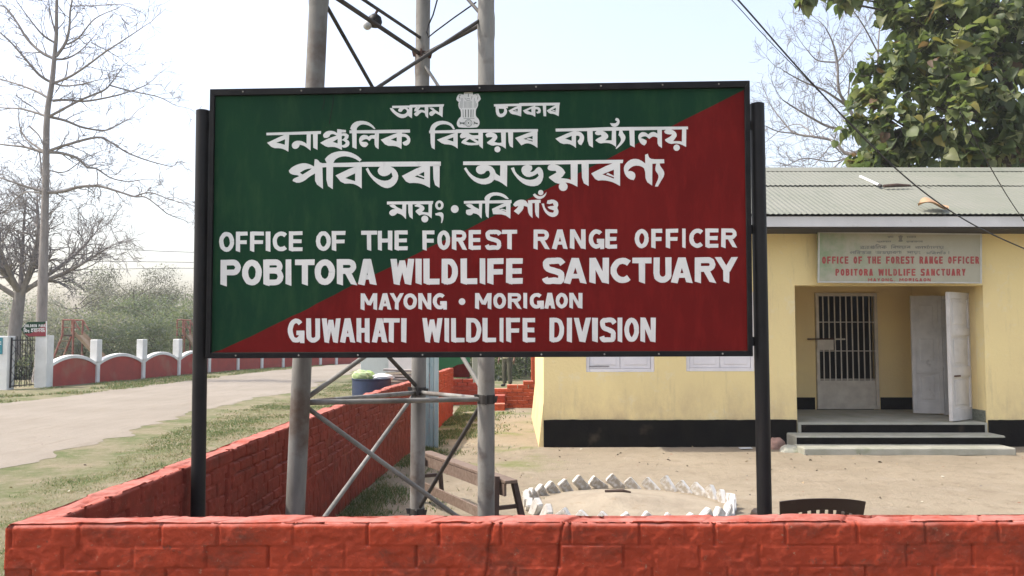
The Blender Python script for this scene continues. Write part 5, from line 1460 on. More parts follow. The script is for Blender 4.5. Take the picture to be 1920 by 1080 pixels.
MB().box(x0, x1, gate_y, gate_y + .38, -.05, pzt).build('shaft', M['whitecap'], gpi, bevel=.012)
y2 = gp(5, 731).y
gpl = thing('gate_pillar', gp(4, 731), 'white square pillar with a teal notice at the left edge beside the park gate', 'pillar')
xa, xb = dp(-12, 700, y2).x, dp(13, 700, y2).x
MB().box(xa, xb, y2, y2 + .38, -.05, dp(5, 630, y2).z).build('shaft', M['whitecap'], gpl, bevel=.012)
nt_ = thing('teal_notice', dp(0, 650, y2 - .01), 'small teal notice plate on the left gate pillar', 'notice')
MB().box(dp(-10, 650, y2).x, dp(5, 650, y2).x, y2 - .018, y2 - .002, dp(0, 664, y2).z, dp(0, 633, y2).z).build('plate', pmat('teal_enamel', (.03, .22, .27), (.03, .19, .23), 4, .4), nt_)
mb = MB(); 
for yy in (641, 645): mb.box(dp(-8, yy, y2).x, dp(3, yy, y2).x, y2 - .0205, y2 - .0185, dp(0, yy + 1.2, y2).z, dp(0, yy - .8, y2).z)
build_each(mb, 'lettering', M['letter'], nt_)
# gate
ga_, gb_ = Vector((xb + .03, y2 + .12, 0)), Vector((x0 - .03, gate_y + .12, 0))
gt = thing('park_gate', (ga_ + gb_) / 2, 'black iron bar gate with lattice between the white park pillars', 'gate')
d, n, L = frame_xy(ga_, gb_)
gh = dp(40, 634, gate_y).z
P_ = lambda s, z, o=0: ga_ + d * s + Vector((0, 0, z)) - n * o
for z in (.10, gh - .06): MB().beam(P_(0, z), P_(L, z), .03, .03).build('rail', M['black'], gt)
for s_ in (.015, L - .015): MB().beam(P_(s_, .05), P_(s_, gh + .02), .035, .035).build('stile', M['black'], gt)
for k in range(4):
    s_ = L * (k + 1) / 5
    for e in (-.035, .035): MB().beam(P_(s_ + e, .05), P_(s_ + e, gh + .06), .016, .016).build('bar', M['black'], gt)
for k in range(-3, 6):
    for sgn in (1, -1):
        s0, s1 = k * L / 3, k * L / 3 + 1.1
        pa, pb = (s0, .12), (s1, gh - .1)
        if sgn < 0: pa, pb = (s0, gh - .1), (s1, .12)
        t0 = max(0, (0 - pa[0]) / (pb[0] - pa[0])); t1 = min(1, (L - pa[0]) / (pb[0] - pa[0]))
        if t1 - t0 < .08: continue
        f = lambda t: P_(pa[0] + (pb[0] - pa[0]) * t, pa[1] + (pb[1] - pa[1]) * t, .02)
        MB().beam(f(t0), f(t1), .012, .006).build('lattice_bar', M['blackframe'], gt)
for z in (.35, gh - .35): MB().obox(P_(L + .0, z), d * .05, n * .02, Vector((0, 0, .035))).build('hinge', M['black'], gt)
# arrow sign on the pillar
AY = gate_y - .03
AS = lambda px, py, o=0: dp(px, py, AY) + Vector((0, -o, 0))
as_ = thing('arrow_sign', AS(66, 617), 'green and red arrow shaped park sign with white lettering on the gate pillar', 'sign')
outl = [(39, 617), (52, 603.5), (86.5, 603), (87.2, 630.5), (53, 631.5), (44, 624)]
MB().prism([AS(*p) for p in outl], (0, .02, 0)).build('panel', M['signgreen'], as_)
mb = MB(); paint(mb, [([(46, 626), (55, 631), (86.8, 630), (86.3, 605), (84, 607), (70, 618), (58, 625)], [])], AS, base=.003); mb.build('red_field', pmat('sign_crimson', (.25, .018, .03), (.2, .016, .024), 3, .5), as_, recalc=False)
for wd_ in words(latin(auto('CHILDREN PARK', 44.5, 85.5), lambda x: 608.3, lambda x: 613.3, .95, .05), 1.2):
    mb = MB(); paint(mb, wd_, AS, base=.006); mb.build('lettering', M['letter'], as_, recalc=False)
sisu = traced([
 [(300,243),(325,243),(325,250),(300,250)], [(303,245),(310,245),(310,295),(303,290)], [(300,245),(306,232),(318,230),(326,240),(320,240),(312,236),(307,246)],
 ([(315,268),(325,252),(338,250),(340,292),(330,285),(318,283)], [(322,268),(332,262),(332,276)]),
 [(345,262),(372,262),(372,268),(345,268)], ([(346,275),(358,268),(370,270),(372,296),(358,290)], [(352,278),(364,274),(364,286)]),
 [(395,245),(412,240),(418,258),(404,272),(416,276),(420,288),(398,286),(392,276),(404,262),(396,256)],
 [(418,243),(565,238),(566,246),(418,251)],
 ([(425,268),(440,252),(450,252),(452,290),(436,284)], [(434,270),(444,262),(444,278)]),
 [(458,250),(466,250),(466,292),(458,284)], [(470,262),(484,256),(492,268),(482,284),(472,280),(482,268)], [(496,248),(504,248),(504,290),(496,284)],
 ([(510,268),(526,250),(538,250),(540,290),(522,284)], [(518,270),(530,260),(531,278)]),
 [(545,246),(552,246),(552,290),(545,284)], [(554,262),(566,256),(566,288),(556,282)]], 6.75, 0, 580)
for wd_ in words(sisu, 1.5):
    mb = MB(); paint(mb, wd_, AS, base=.006); mb.build('lettering', M['letter'], as_, recalc=False)
pp = thing('sign_pole', dp(87.5, 660, gate_y - .02), 'thin white pole at the right edge of the gate pillar', 'pole')
MB().tube([dp(88, 680, gate_y - .04), dp(87, 602, gate_y - .04)], .018, 8).build('shaft', M['whitecap'], pp)
# slides in the park
M['playred'] = pmat('faded_play_red', (.28, .085, .06), (.24, .11, .08), 4, .6, c3=(.42, .34, .24), s3=5, lo3=.55, hi3=.7)
M['playtan'] = pmat('faded_play_tan', (.34, .25, .16), (.26, .18, .11), 4, .7)
def slide(name, Y, px, label, s=1.0, right=True):
    """px: left foot, left platform, right platform, end of the chute in photo columns"""
    X = lambda x: dp(x, 600, Y).x
    zp = dp(120, 628, Y).z
    zt = dp(120, 600, Y).z
    xl, xr, xe = X(px[1]), X(px[2]), X(px[3])
    t = thing(name, ((xl + xr) / 2, Y, 0), label, 'slide')
    for yy in (Y - .35, Y + .35):
        for xx, ft in ((xl, X(px[0])), (xr, xr + .0)):
            m = MB().tube([Vector((ft, yy, -.05)), Vector((xx, yy, zp)), Vector((xx, yy, zt))], .042, 8); m.build('leg', M['playred'], t, smooth=True)
        MB().tube([Vector((xl, yy, zt)), Vector((xr, yy, zt)), Vector((xr + .25, yy, zp + .2))], .032, 8).build('handrail', M['playred'], t, smooth=True)
        MB().tube([Vector((xl, yy, (zt + zp) / 2)), Vector((xr, yy, (zt + zp) / 2))], .018, 8).build('handrail', M['playred'], t)
    for k in range(5):
        f = (k + .6) / 5.4; xx = X(px[0]) + (xl - X(px[0])) * f
        MB().tube([Vector((xx, Y - .35, zp * f)), Vector((xx, Y + .35, zp * f))], .02, 8).build('rung', M['playtan'], t)
    MB().box(xl - .02, xr + .02, Y - .36, Y + .36, zp - .05, zp + .012).build('platform', M['wooddark'], t)
    N = 16; V = []; F = []
    for i in range(N + 1):
        f = i / N; xx = xr + .03 + (xe - xr) * f
        zc = zp * (1 - f) ** 1.05 * (1) + .22 * f + .03 * math.sin(f * 6)
        for yy, dz in ((-.33, .16), (-.30, .0), (.30, .0), (.33, .16)): V.append((xx, Y + yy, zc + dz))
    for i in range(N):
        for j in range(3): F.append((i * 4 + j, i * 4 + j + 1, (i + 1) * 4 + j + 1, (i + 1) * 4 + j))
    ob = MB().add(V, F).build('chute', M['playtan'], t)
    sm = ob.modifiers.new('thick', 'SOLIDIFY'); sm.thickness = .03
    MB().tube([Vector(((xr + xe) / 2 - .5, Y, -.05)), Vector(((xr + xe) / 2 - .5, Y, zp * .55))], .03, 8).build('support', M['playred'], t)
slide('playground_slide', 33.0, (99, 127, 147, 214), 'rusty red and tan playground slide behind the park wall near the gate')
slide('playground_slide', 40.0, (334, 338, 352, 388), 'red playground slide further along the park, beside the black sign post')

# ------------------------------------------------------------------ vegetation
def leafmat(name, c, trans=.42):
    t = NT(name)
    oi = t.n('ShaderNodeObjectInfo')
    n = t.fr(t.noise(2.5, 4, .6), .3, .7)
    t.col(t.mix(n, c, tuple(x * .72 for x in c))); t.rough(.5); t.b.inputs['Specular IOR Level'].default_value = .35
    tr = t.n('ShaderNodeBsdfTranslucent'); tr.inputs['Color'].default_value = (c[0] * 1.25, c[1] * 1.35, c[2] * .8, 1)
    mx = t.n('ShaderNodeMixShader'); mx.inputs[0].default_value = trans
    t.l(t.b.outputs[0], mx.inputs[1]); t.l(tr.outputs[0], mx.inputs[2]); t.l(mx.outputs[0], t.out.inputs['Surface'])
    return t.m
def barkmat(name, a, b):
    return pmat(name, a, b, 6, .9, .01, 25, stretch=(1, 1, .3))
M['bark'] = barkmat('grey_bark', (.27, .245, .225), (.19, .17, .155))
M['twig'] = barkmat('twig_bark', (.27, .25, .24), (.20, .18, .17))
M['barkdark'] = barkmat('dark_bark', (.09, .075, .06), (.06, .05, .04))

def batch_tubes(segs, n):
    """segs: list of (points (k,3), radii (k)) -> verts, faces arrays"""
    V = []; F = []; b = 0
    ang = np.linspace(0, 2 * np.pi, n, endpoint=False)
    for P, r in segs:
        P = np.asarray(P, float); r = np.asarray(r, float); k = len(P)
        T = np.gradient(P, axis=0); T /= np.linalg.norm(T, axis=1)[:, None] + 1e-9
        ref = np.array([0, 0, 1.0]) if abs(T[0, 2]) < .85 else np.array([0, 1.0, 0])
        A = np.cross(T, ref); A /= np.linalg.norm(A, axis=1)[:, None] + 1e-9
        B = np.cross(T, A)
        ring = P[:, None, :] + (A[:, None, :] * np.cos(ang)[None, :, None] + B[:, None, :] * np.sin(ang)[None, :, None]) * r[:, None, None]
        V.append(ring.reshape(-1, 3))
        i = (np.arange(k - 1)[:, None] * n + np.arange(n)[None, :]).ravel()
        j = (np.arange(k - 1)[:, None] * n + (np.arange(n)[None, :] + 1) % n).ravel()
        F.append(np.stack([i, j, j + n, i + n], 1) + b); b += k * n
    return np.concatenate(V), np.concatenate(F)
def smoothpath(pts, n=5):
    P = [Vector(p) for p in pts]; out = []
    for i in range(len(P) - 1):
        p0 = P[max(i - 1, 0)]; p1 = P[i]; p2 = P[i + 1]; p3 = P[min(i + 2, len(P) - 1)]
        for k in range(n):
            t = k / n
            out.append(.5 * (2 * p1 + (p2 - p0) * t + (2 * p0 - 5 * p1 + 4 * p2 - p3) * t * t + (3 * p1 - p0 - 3 * p2 + p3) * t ** 3))
    out.append(P[-1]); return [np.array(q) for q in out]
def grow(p, d, L, r, depth, segs, rng, spread=.6, droop=0.0, kids=(2, 4), shrink=.62, minr=.004, up=.15, wig=.18):
    """one twig and its side twigs"""
    n = 5; pts = [p]; d = d / np.linalg.norm(d)
    for i in range(n):
        d = d + rng.normal(0, wig, 3) + np.array([0, 0, up - droop * i / n]) * .25
        d = d / np.linalg.norm(d); pts.append(pts[-1] + d * L / n)
    rad = np.linspace(r, max(r * .45, minr), n + 1)
    segs.append((np.array(pts), rad))
    if depth <= 0: return
    for k in range(rng.integers(kids[0], kids[1] + 1)):
        t = rng.uniform(.25, 1.0); i = min(int(t * n), n - 1)
        q = pts[i] + (pts[i + 1] - pts[i]) * (t * n - i)
        dd = pts[i + 1] - pts[i]; dd = dd / np.linalg.norm(dd)
        s = rng.normal(0, 1, 3); s -= dd * s.dot(dd); s /= np.linalg.norm(s) + 1e-9
        nd = dd * (1 - spread * .45) + s * spread
        grow(q, nd, L * shrink * rng.uniform(.75, 1.2), max(rad[i] * .62, minr), depth - 1, segs, rng, spread, droop, kids, shrink, minr, up, wig)
def make_bare(name, loc, trunk, limbs, twigs, label, n_tw=4, mats=None):
    t = thing(name, loc, label, 'tree')
    V, F = batch_tubes(trunk, 12); np_mesh('trunk', V, F, (mats or [M['bark']])[0], smooth=True, parent=t)
    V, F = batch_tubes(limbs, 7); np_mesh('branches', V, F, (mats or [M['bark']])[0], smooth=True, parent=t)
    V, F = batch_tubes(twigs, n_tw); np_mesh('twigs', V, F, M['twig'], smooth=True, parent=t)
    return t

# tall bare cotton tree: limbs stand out in whorls
TY = 29.0
rng = np.random.default_rng(21)
c1 = lambda x, y, Y=TY: np.array(dp(x / 2.7, y / 2.7, Y))
tp = [(76, 735), (78, 600), (80, 540), (84, 400), (86, 330), (88, 219), (97, 159), (102, 107), (105.5, 67), (106, 30), (107, -20), (108, -80), (110, -150)]
trunk = [(np.array(smoothpath([dp(x, y, TY) for x, y in tp], 5)), None)]
k_ = len(trunk[0][0]); zt_ = trunk[0][0][:, 2]
trunk = [(trunk[0][0], np.interp(zt_, [0, .6, 2.2, 6, 9, 13.5, 17], [.30, .205, .175, .125, .105, .05, .02]))]
BR = [([(230,775),(130,745),(0,730),(-140,700)],.055), ([(225,770),(190,745),(130,700),(100,640),(95,575)],.05), ([(240,770),(310,775),(390,800),(440,845),(490,855),(560,900),(640,920)],.06), ([(245,765),(330,735),(490,695),(560,720),(640,770),(740,810),(850,840)],.055),
 ([(245,590),(330,610),(420,645),(530,660),(590,635),(650,605)],.055), ([(250,590),(400,510),(520,460),(560,425),(600,370)],.05), ([(265,510),(330,505),(430,512),(560,490),(660,462),(740,430)],.052), ([(550,430),(660,460),(800,490),(880,530)],.03),
 ([(270,420),(330,435),(420,425),(470,410)],.04), ([(275,420),(360,385),(450,325),(530,265),(630,200),(720,140)],.05), ([(280,300),(340,295),(410,255),(480,180)],.045), ([(460,215),(540,255),(600,290)],.02),
 ([(340,225),(400,190),(480,95),(600,40)],.035), ([(285,285),(330,220),(350,150),(355,60),(365,0),(375,-80)],.06), ([(365,30),(480,28),(610,22)],.022),
 ([(270,295),(210,265),(140,200),(90,120),(40,50),(0,25),(-60,0)],.06), ([(285,220),(220,180),(160,110),(80,0)],.045), ([(265,420),(200,380),(130,300),(60,220),(0,165),(-50,120)],.055), ([(250,500),(190,465),(100,430),(0,400),(-80,380)],.05), ([(240,590),(180,570),(100,550),(0,545),(-120,530)],.05),
 ([(225,972),(310,970),(410,945),(500,942),(600,970),(680,995),(740,1000),(820,1060)],.065), ([(680,995),(760,975),(860,1010),(940,1030)],.028), ([(220,970),(120,940),(0,900),(-120,870)],.055), ([(225,980),(120,975),(40,1050)],.03),
 ([(240,860),(330,870),(430,800),(500,770)],.025), ([(200,770),(215,900),(225,960)],.03), ([(345,310),(330,390),(280,470)],.022), ([(150,640),(200,690),(225,760)],.035), ([(285,180),(260,90),(245,0)],.035), ([(490,860),(495,920),(470,980)],.02), ([(290,150),(330,90),(280,10)],.02), ([(105,960),(60,900),(0,880)],.02),
 ([(620,1040),(560,1130),(600,1230)],.012)]
limbs = []; twigs = []
for pts, r in BR:
    L_ = abs(pts[-1][0] - pts[0][0]); sw = rng.uniform(-1, 1) * L_ / 2.7 / FPX * TY * .8
    P = smoothpath([c1(x, y, TY + sw * (abs(x - pts[0][0]) / max(L_, 1)) ** 1.2) for x, y in pts], 5)
    n = len(P); rad = np.linspace(r, max(.012, r * .28), n)
    limbs.append((np.array(P), rad))
    for i in range(3, n, 2):
        for q in range(1):
            d = P[i] - P[i - 1]; d = d / np.linalg.norm(d)
            s = rng.normal(0, 1, 3); s -= d * s.dot(d); s /= np.linalg.norm(s)
            grow(P[i], d * .75 + s * .7 + np.array([0, 0, .2]), rng.uniform(.35, .95) * (1.2 - .4 * i / n), max(.009, rad[i] * .45), 2, twigs, rng, .65, .25, (2, 3), .62, .0065, .15, .2)
    grow(P[-1], P[-1] - P[-2], 1.0, max(.012, r * .3), 2, twigs, rng, .6, .3, (2, 4), .6, .006)
make_bare('cotton_tree', (trunk[0][0][0][0], TY, 0), trunk, limbs, twigs, 'tall straight bare tree with branches in tiers behind the park gate')

def bare_round(name, base, forkz, height, radius, label, seed, r0=.2, nl=9, depth=4, lean=0.0, minr=.008, spread=.62):
    rng = np.random.default_rng(seed)
    base = np.array(base, float); fork = base + np.array([lean, 0, forkz])
    trunk = [(np.array(smoothpath([base - np.array([0, 0, .2]), base + np.array([lean * .4, 0, forkz * .5]), fork], 5)), None)]
    trunk = [(trunk[0][0], np.linspace(r0 * 1.25, r0 * .85, len(trunk[0][0])))]
    limbs = []; tw = []
    for k in range(nl):
        a = 2 * math.pi * (k + rng.uniform(-.3, .3)) / nl; el = rng.uniform(.35, 1.35)
        tgt = fork + np.array([math.cos(a) * math.cos(el) * radius, math.sin(a) * math.cos(el) * radius, .15 + math.sin(el) * (height - forkz) * .85])
        mid = fork + (tgt - fork) * .45 + np.array([math.cos(a), math.sin(a), 0]) * radius * .14 + rng.normal(0, .12, 3)
        P = smoothpath([fork - np.array([0, 0, rng.uniform(0, .4)]), mid, tgt], 7)
        rad = np.linspace(r0 * rng.uniform(.45, .62), r0 * .14, len(P)); limbs.append((np.array(P), rad))
        for i in range(3, len(P), 1):
            for q in range(2):
                d = P[i] - P[i - 1]; d /= np.linalg.norm(d); s = rng.normal(0, 1, 3); s -= d * s.dot(d); s /= np.linalg.norm(s)
                grow(P[i], d * .7 + s * .75 + np.array([0, 0, .15]), radius * rng.uniform(.22, .42), max(minr, rad[i] * .5), depth - 1, tw, rng, spread, .05, (2, 3), .66, minr, .12, .22)
        grow(P[-1], P[-1] - P[-2], radius * .35, max(minr, r0 * .13), depth - 1, tw, rng, spread, .05, (2, 4), .64, minr)
    return make_bare(name, tuple(base), trunk, limbs, tw, label, 3)
b_ = dp(22, 640, 36.0); bare_round('bare_tree', (b_.x, 36.0, 0), 3.6, 8.3, 3.6, 'spreading bare tree with dense twigs left of the tall straight tree', 31, .25, 9, 4, .3, .0075)

# bare crown behind the office roof
rng = np.random.default_rng(5); BY = 27.0
c8 = lambda x, y, Y=BY: np.array(dp(1360 + x / 3, y / 3, Y))
bs = dp(1668, 330, BY)
trunk = [(np.array(smoothpath([(bs.x + .4, BY, -.2), (bs.x + .3, BY, 3.0), c8(930, 960), c8(850, 850)], 6)), None)]
trunk = [(trunk[0][0], np.linspace(.26, .12, len(trunk[0][0])))]
limbs = []; twigs = []
for pts, r in [([(850,850),(760,850),(680,865),(610,795),(500,770),(390,750),(330,690),(260,600)],.07), ([(850,850),(800,790),(740,740),(590,715),(480,660),(380,600),(320,560)],.07), ([(800,790),(690,600),(640,510),(630,350),(600,230),(560,150)],.065), ([(690,600),(620,550),(540,500),(440,460),(330,400)],.05), ([(880,910),(780,905),(700,880),(600,950)],.045),
   ([(630,350),(700,260),(760,180)],.03), ([(630,350),(520,340),(460,280)],.03), ([(690,570),(700,450),(720,380)],.03), ([(390,750),(300,740),(230,710)],.025), ([(660,870),(600,820),(560,860),(500,930)],.02), ([(850,850),(900,600),(860,300),(880,60)],.06), ([(860,300),(780,150),(720,60)],.03), ([(500,770),(420,700),(330,720),(250,780)],.02), ([(700,880),(600,910),(450,890),(350,930)],.025)]:
    L_ = abs(pts[-1][0] - pts[0][0]) + abs(pts[-1][1] - pts[0][1]); sw = rng.uniform(-1, 1) * 2.0
    P = smoothpath([c8(x, y, BY + sw * ((abs(x - pts[0][0]) + abs(y - pts[0][1])) / L_) ** 1.2) for x, y in pts], 5)
    n = len(P); rad = np.linspace(r, max(.015, r * .25), n); limbs.append((np.array(P), rad))
    for i in range(3, n, 2):
        d = P[i] - P[i - 1]; d /= np.linalg.norm(d); s = rng.normal(0, 1, 3); s -= d * s.dot(d); s /= np.linalg.norm(s)
        grow(P[i], d * .6 + s * .8 + np.array([0, 0, .3]), rng.uniform(.6, 1.2), max(.010, rad[i] * .4), 3, twigs, rng, .65, 0, (2, 3), .64, .005, .2, .2)
    grow(P[-1], P[-1] - P[-2], 1.0, .014, 3, twigs, rng, .6, 0, (2, 4), .62, .005)
make_bare('bare_tree', (bs.x + .4, BY, 0), trunk, limbs, twigs, 'bare twiggy tree against the sky behind the office roof', 3)

# heart shaped leaves
def leaf_template(kind='heart'):
    if kind == 'quad': return np.array([(0, 0, 0), (.34, .5, .06), (0, 1, -.1), (-.34, .5, .06)], float), np.array([(0, 1, 2, 3)])
    if kind == 'heart':
        half = [(0, 0), (.22, -.10), (.42, .02), (.50, .24), (.44, .48), (.28, .76), (.10, .98), (0, 1.12)]
    else:
        half = [(0, 0), (.16, .12), (.25, .38), (.20, .68), (0, 1.0)]
    n = len(half); V = []; F = []
    for x, y in half: V.append((0, y if x == 0 else y, 0))
    mid = [(0, half[i][1] if i else 0, 0) for i in range(n)]
    mid = [(0, max(0, m[1]), 0) for m in mid]
    V = mid + [(x, y, .9 * x * x - .22 * y * y) for x, y in half] + [(-x, y, .9 * x * x - .22 * y * y) for x, y in half]
    V = [(x, y, z if i >= n else -.22 * y * y) for i, (x, y, z) in enumerate(V)]
    for i in range(n - 1):
        F.append((i, n + i, n + i + 1, i + 1)); F.append((i, i + 1, 2 * n + i + 1, 2 * n + i))
    return np.array(V), np.array(F)
def scatter_leaves(name, pos, nrm_bias, size, mats, weights, parent, seed, kind='heart', hang=.5):
    rng = np.random.default_rng(seed); T, F0 = leaf_template(kind)
    N = len(pos); s = size * rng.uniform(.45, 1.2, N)
    # y axis of the leaf hangs outward and down, z is its upper side
    out = nrm_bias + rng.normal(0, .45, (N, 3)); out[:, 2] -= hang
    y = out / np.linalg.norm(out, axis=1)[:, None]
    z = rng.normal(0, .5, (N, 3)) + np.array([0, 0, 1.0]) + nrm_bias * .35
    x = np.cross(y, z); x /= np.linalg.norm(x, axis=1)[:, None] + 1e-9; z = np.cross(x, y)
    V = pos[:, None, :] + s[:, None, None] * (T[None, :, 0:1] * x[:, None, :] + T[None, :, 1:2] * y[:, None, :] + T[None, :, 2:3] * z[:, None, :] * rng.uniform(.5, 1.8, N)[:, None, None])
    F = F0[None, :, :] + (np.arange(N) * len(T))[:, None, None]
    mi = np.repeat(rng.choice(len(mats), N, p=weights), len(F0))
    return np_mesh(name, V.reshape(-1, 3), F.reshape(-1, 4), mats, mi=mi, parent=parent, smooth=True)
M['lf'] = [leafmat('leaf_dark_green', (.085, .115, .048)), leafmat('leaf_green', (.14, .175, .07)), leafmat('leaf_olive', (.23, .245, .115)), leafmat('leaf_yellowing', (.24, .21, .06)), leafmat('leaf_brown', (.15, .095, .055))]
# broad leaved tree behind the right end of the office
rng = np.random.default_rng(77); LYY = 18.5
tb_ = dp(1905, 330, LYY)
tree = thing('broadleaf_tree', (tb_.x + .3, LYY + .3, 0), 'large tree with big heart shaped green leaves behind the office roof', 'tree')
base = np.array([tb_.x + .3, LYY + .3, 0])
tr = [(np.array(smoothpath([base - [0, 0, .2], base + [.05, 0, 2.5], base + [-.1, 0, 5], base + [-.2, .1, 8], base + [0, 0, 11]], 6)), None)]
tr = [(tr[0][0], np.linspace(.24, .07, len(tr[0][0])))]
limbs = []; tips = []; outd = []
def clump(px, py, Y, r): return np.array(dp(px, py, Y)), r
CL = [clump(*a) for a in [(1640,300,17.6,.55),(1640,240,18,.6),(1625,190,18.2,.5),(1640,130,18.2,.45),(1700,310,17.4,.6),(1690,240,17.3,.8),(1690,170,17.5,.7),(1700,100,17.8,.7),(1720,40,18,.8),(1660,20,18.4,.5),(1610,-20,18.6,.45),(1515,-10,18.5,.28),(1575,-8,18.4,.3),(1760,290,17.2,.7),(1770,210,17.1,.9),(1780,120,17.3,.9),(1790,40,17.6,.9),(1830,280,17.4,.8),(1850,190,17.2,.9),(1860,100,17.4,.9),(1870,10,17.8,1.0),(1900,260,17.6,.9),(1930,170,17.6,1.0),(1940,70,17.8,1.0),(1980,250,18,.9),(2010,120,18.2,1.2),(2010,0,18.5,1.2),(1760,-60,18.2,1.0),(1850,-100,18.5,1.2),(1960,-120,18.6,1.2),(1680,-60,18.6,.8),(2080,60,18.8,1.2),(2060,220,18.6,1.0),(1830,160,19.8,1.3),(1760,200,19.5,1.0),(1930,60,20.2,1.4),(1720,120,19.3,.8),(1870,250,19.6,1.0),(1800,60,19.8,1.2)]]
pos = []; nb_ = []
for (c, r) in CL:
    att = base + np.array([0, 0, max(2.8, min(9.5, c[2] - rng.uniform(.3, 1.4)))])
    mid = (att + c) / 2 + rng.normal(0, .15, 3) + np.array([0, 0, -.1])
    P = smoothpath([att, mid, c], 5); limbs.append((np.array(P), np.linspace(.05, .014, len(P))))
    nsub = int(9 * r / .6)
    for k in range(nsub):
        d = rng.normal(0, 1, 3); d /= np.linalg.norm(d)
        e = c + d * r * rng.uniform(.5, 1.1)
        Q = smoothpath([c + (P[-2] - c) * rng.uniform(0, 1), (c + e) / 2 + rng.normal(0, .05, 3), e], 3); limbs.append((np.array(Q), np.linspace(.013, .005, len(Q))))
        m_ = rng.integers(11, 15)
        for q in range(m_):
            t = rng.uniform(.35, 1.05); pp_ = c + (e - c) * t + rng.normal(0, .09, 3)
            pos.append(pp_); nb_.append(d * .7 + rng.normal(0, .3, 3))
V, F = batch_tubes(tr, 12); np_mesh('trunk', V, F, M['barkdark'], smooth=True, parent=tree)
V, F = batch_tubes(limbs, 5); np_mesh('branches', V, F, M['barkdark'], smooth=True, parent=tree)
scatter_leaves('crown', np.array(pos), np.array(nb_), .25, M['lf'], [.34, .36, .25, .03, .02], tree, 3)

# leafy trees and bushes beyond the park, and behind the yard
def leafy(name, base, h, rad, label, seed, n=2500, ls=.16, trunk_r=.12, mats=None, w=None, open_=.0, zlo=.25, grp=None, cat='tree', kind='quad', flat=1.0, nclump=16):
    rng = np.random.default_rng(seed); base = np.array(base, float)
    t = thing(name, tuple(base), label, cat, grp)
    tr = np.array(smoothpath([base - [0, 0, .2], base + [rng.normal(0, .1), 0, h * .35], base + [rng.normal(0, .2), rng.normal(0, .2), h * .8]], 5))
    segs = [(tr, np.linspace(trunk_r, trunk_r * .35, len(tr)))]
    br = []; pos = []; nb = []
    for k in range(nclump):
        a = rng.uniform(0, 2 * np.pi); u = rng.uniform(zlo, 1.0)
        rr = rad * math.sqrt(max(0.05, 1 - ((u - .55) / .6) ** 2)) * rng.uniform(.35, 1.0)
        c = base + np.array([math.cos(a) * rr, math.sin(a) * rr, h * (zlo + (1 - zlo) * u) * flat])
        cr = rad * rng.uniform(.22, .42)
        s = base + np.array([0, 0, min(h * .8, max(h * .18, c[2] - base[2] - rng.uniform(.1, .35) * h))])
        P = smoothpath([s, (s + c) / 2 + rng.normal(0, .06 * rad, 3), c], 4); br.append((np.array(P), np.linspace(trunk_r * .35, trunk_r * .08, len(P))))
        m = int(n * 2.6 / nclump)
        d = rng.normal(0, 1, (m, 3)); d /= np.linalg.norm(d, axis=1)[:, None]
        rr_ = cr * rng.uniform(.35, 1.15, m)
        pos.append(c + d * rr_[:, None] * np.array([1.15, 1.15, .75])); nb.append(d)
    V, F = batch_tubes(segs, 8); np_mesh('trunk', V, F, M['barkdark'], smooth=True, parent=t)
    V, F = batch_tubes(br, 4); np_mesh('branches', V, F, M['barkdark'], smooth=True, parent=t)
    scatter_leaves('crown', np.concatenate(pos), np.concatenate(nb), ls * .72, mats or M['lf'][:3], w or [.4, .4, .2], t, seed, kind, .3)
    return t
G1 = [leafmat('bush_green', (.14, .175, .115)), leafmat('bush_olive', (.175, .19, .12)), leafmat('bush_grey_green', (.19, .21, .175))]  # distance haze put into the leaf colours as paler, greyer greens
GD = [leafmat('hazed_dry_foliage', (.22, .21, .19)), leafmat('hazed_foliage', (.20, .21, .18))]  # greyer still, with the distance haze in the colour
GT = [leafmat('faint_foliage', (.10, .095, .085)), leafmat('faint_foliage_green', (.095, .105, .08))]
sp = [(255, 505, 58, 3.2, 'thin crowned grey green tree standing highest above the hazy far bushes', 5000, GT, [.6, .4], .3), (320, 545, 62, 2.6, 'round topped faint tree right of the thin crowned one near the sign post', 4200, GT, [.5, .5], .3),
      (150, 540, 52, 3.4, 'haze-grey tree behind the first park slide', 2200, GD, [.7, .3], .3), (205, 520, 66, 3.4, 'hazy half bare tree between the tall straight tree and the thin crowned one', 3500, GT, [.6, .4], .3),
      (285, 560, 47, 2.9, 'mid green bushy tree rising behind the second white post', 3800, G1, [.4, .2, .4], .1), (235, 585, 42, 2.4, 'light olive bushy tree in the middle of the park hedge', 3200, G1, [.3, .5, .2], .1),
      (345, 575, 44, 2.3, 'yellow green bushy tree next to the second slide', 3000, G1, [.3, .5, .2], .1), (180, 590, 40, 2.2, 'grey brown bushy tree behind the slide chute', 2600, GD, [.5, .5], .1),
      (120, 575, 46, 3.0, 'dull olive tree behind the slide ladder', 3000, GD, [.4, .6], .1), (60, 590, 44, 2.8, 'grey green bushes behind the park gate', 2800, GD, [.4, .6], .1), (-20, 560, 50, 3.6, 'haze-grey tree at the far left behind the park gate pillar', 3000, GD, [.5, .5], .1),
      (400, 560, 52, 3.2, 'green tree hidden mostly behind the left edge of the sign', 2600, G1, [.4, .3, .3], .1), (470, 570, 56, 3.2, 'far green tree behind the left part of the sign', 2200, G1, [.4, .3, .3], .1)]
for k, (px, py, Y, rad, lab, n, mt, w_, zl) in enumerate(sp):
    top = dp(px, py, Y)
    leafy('park_tree', (top.x, Y, 0), top.z * .97, rad, lab, 200 + k, n, .16 if zl < .2 else .13, .10, mt, w_, zlo=zl)
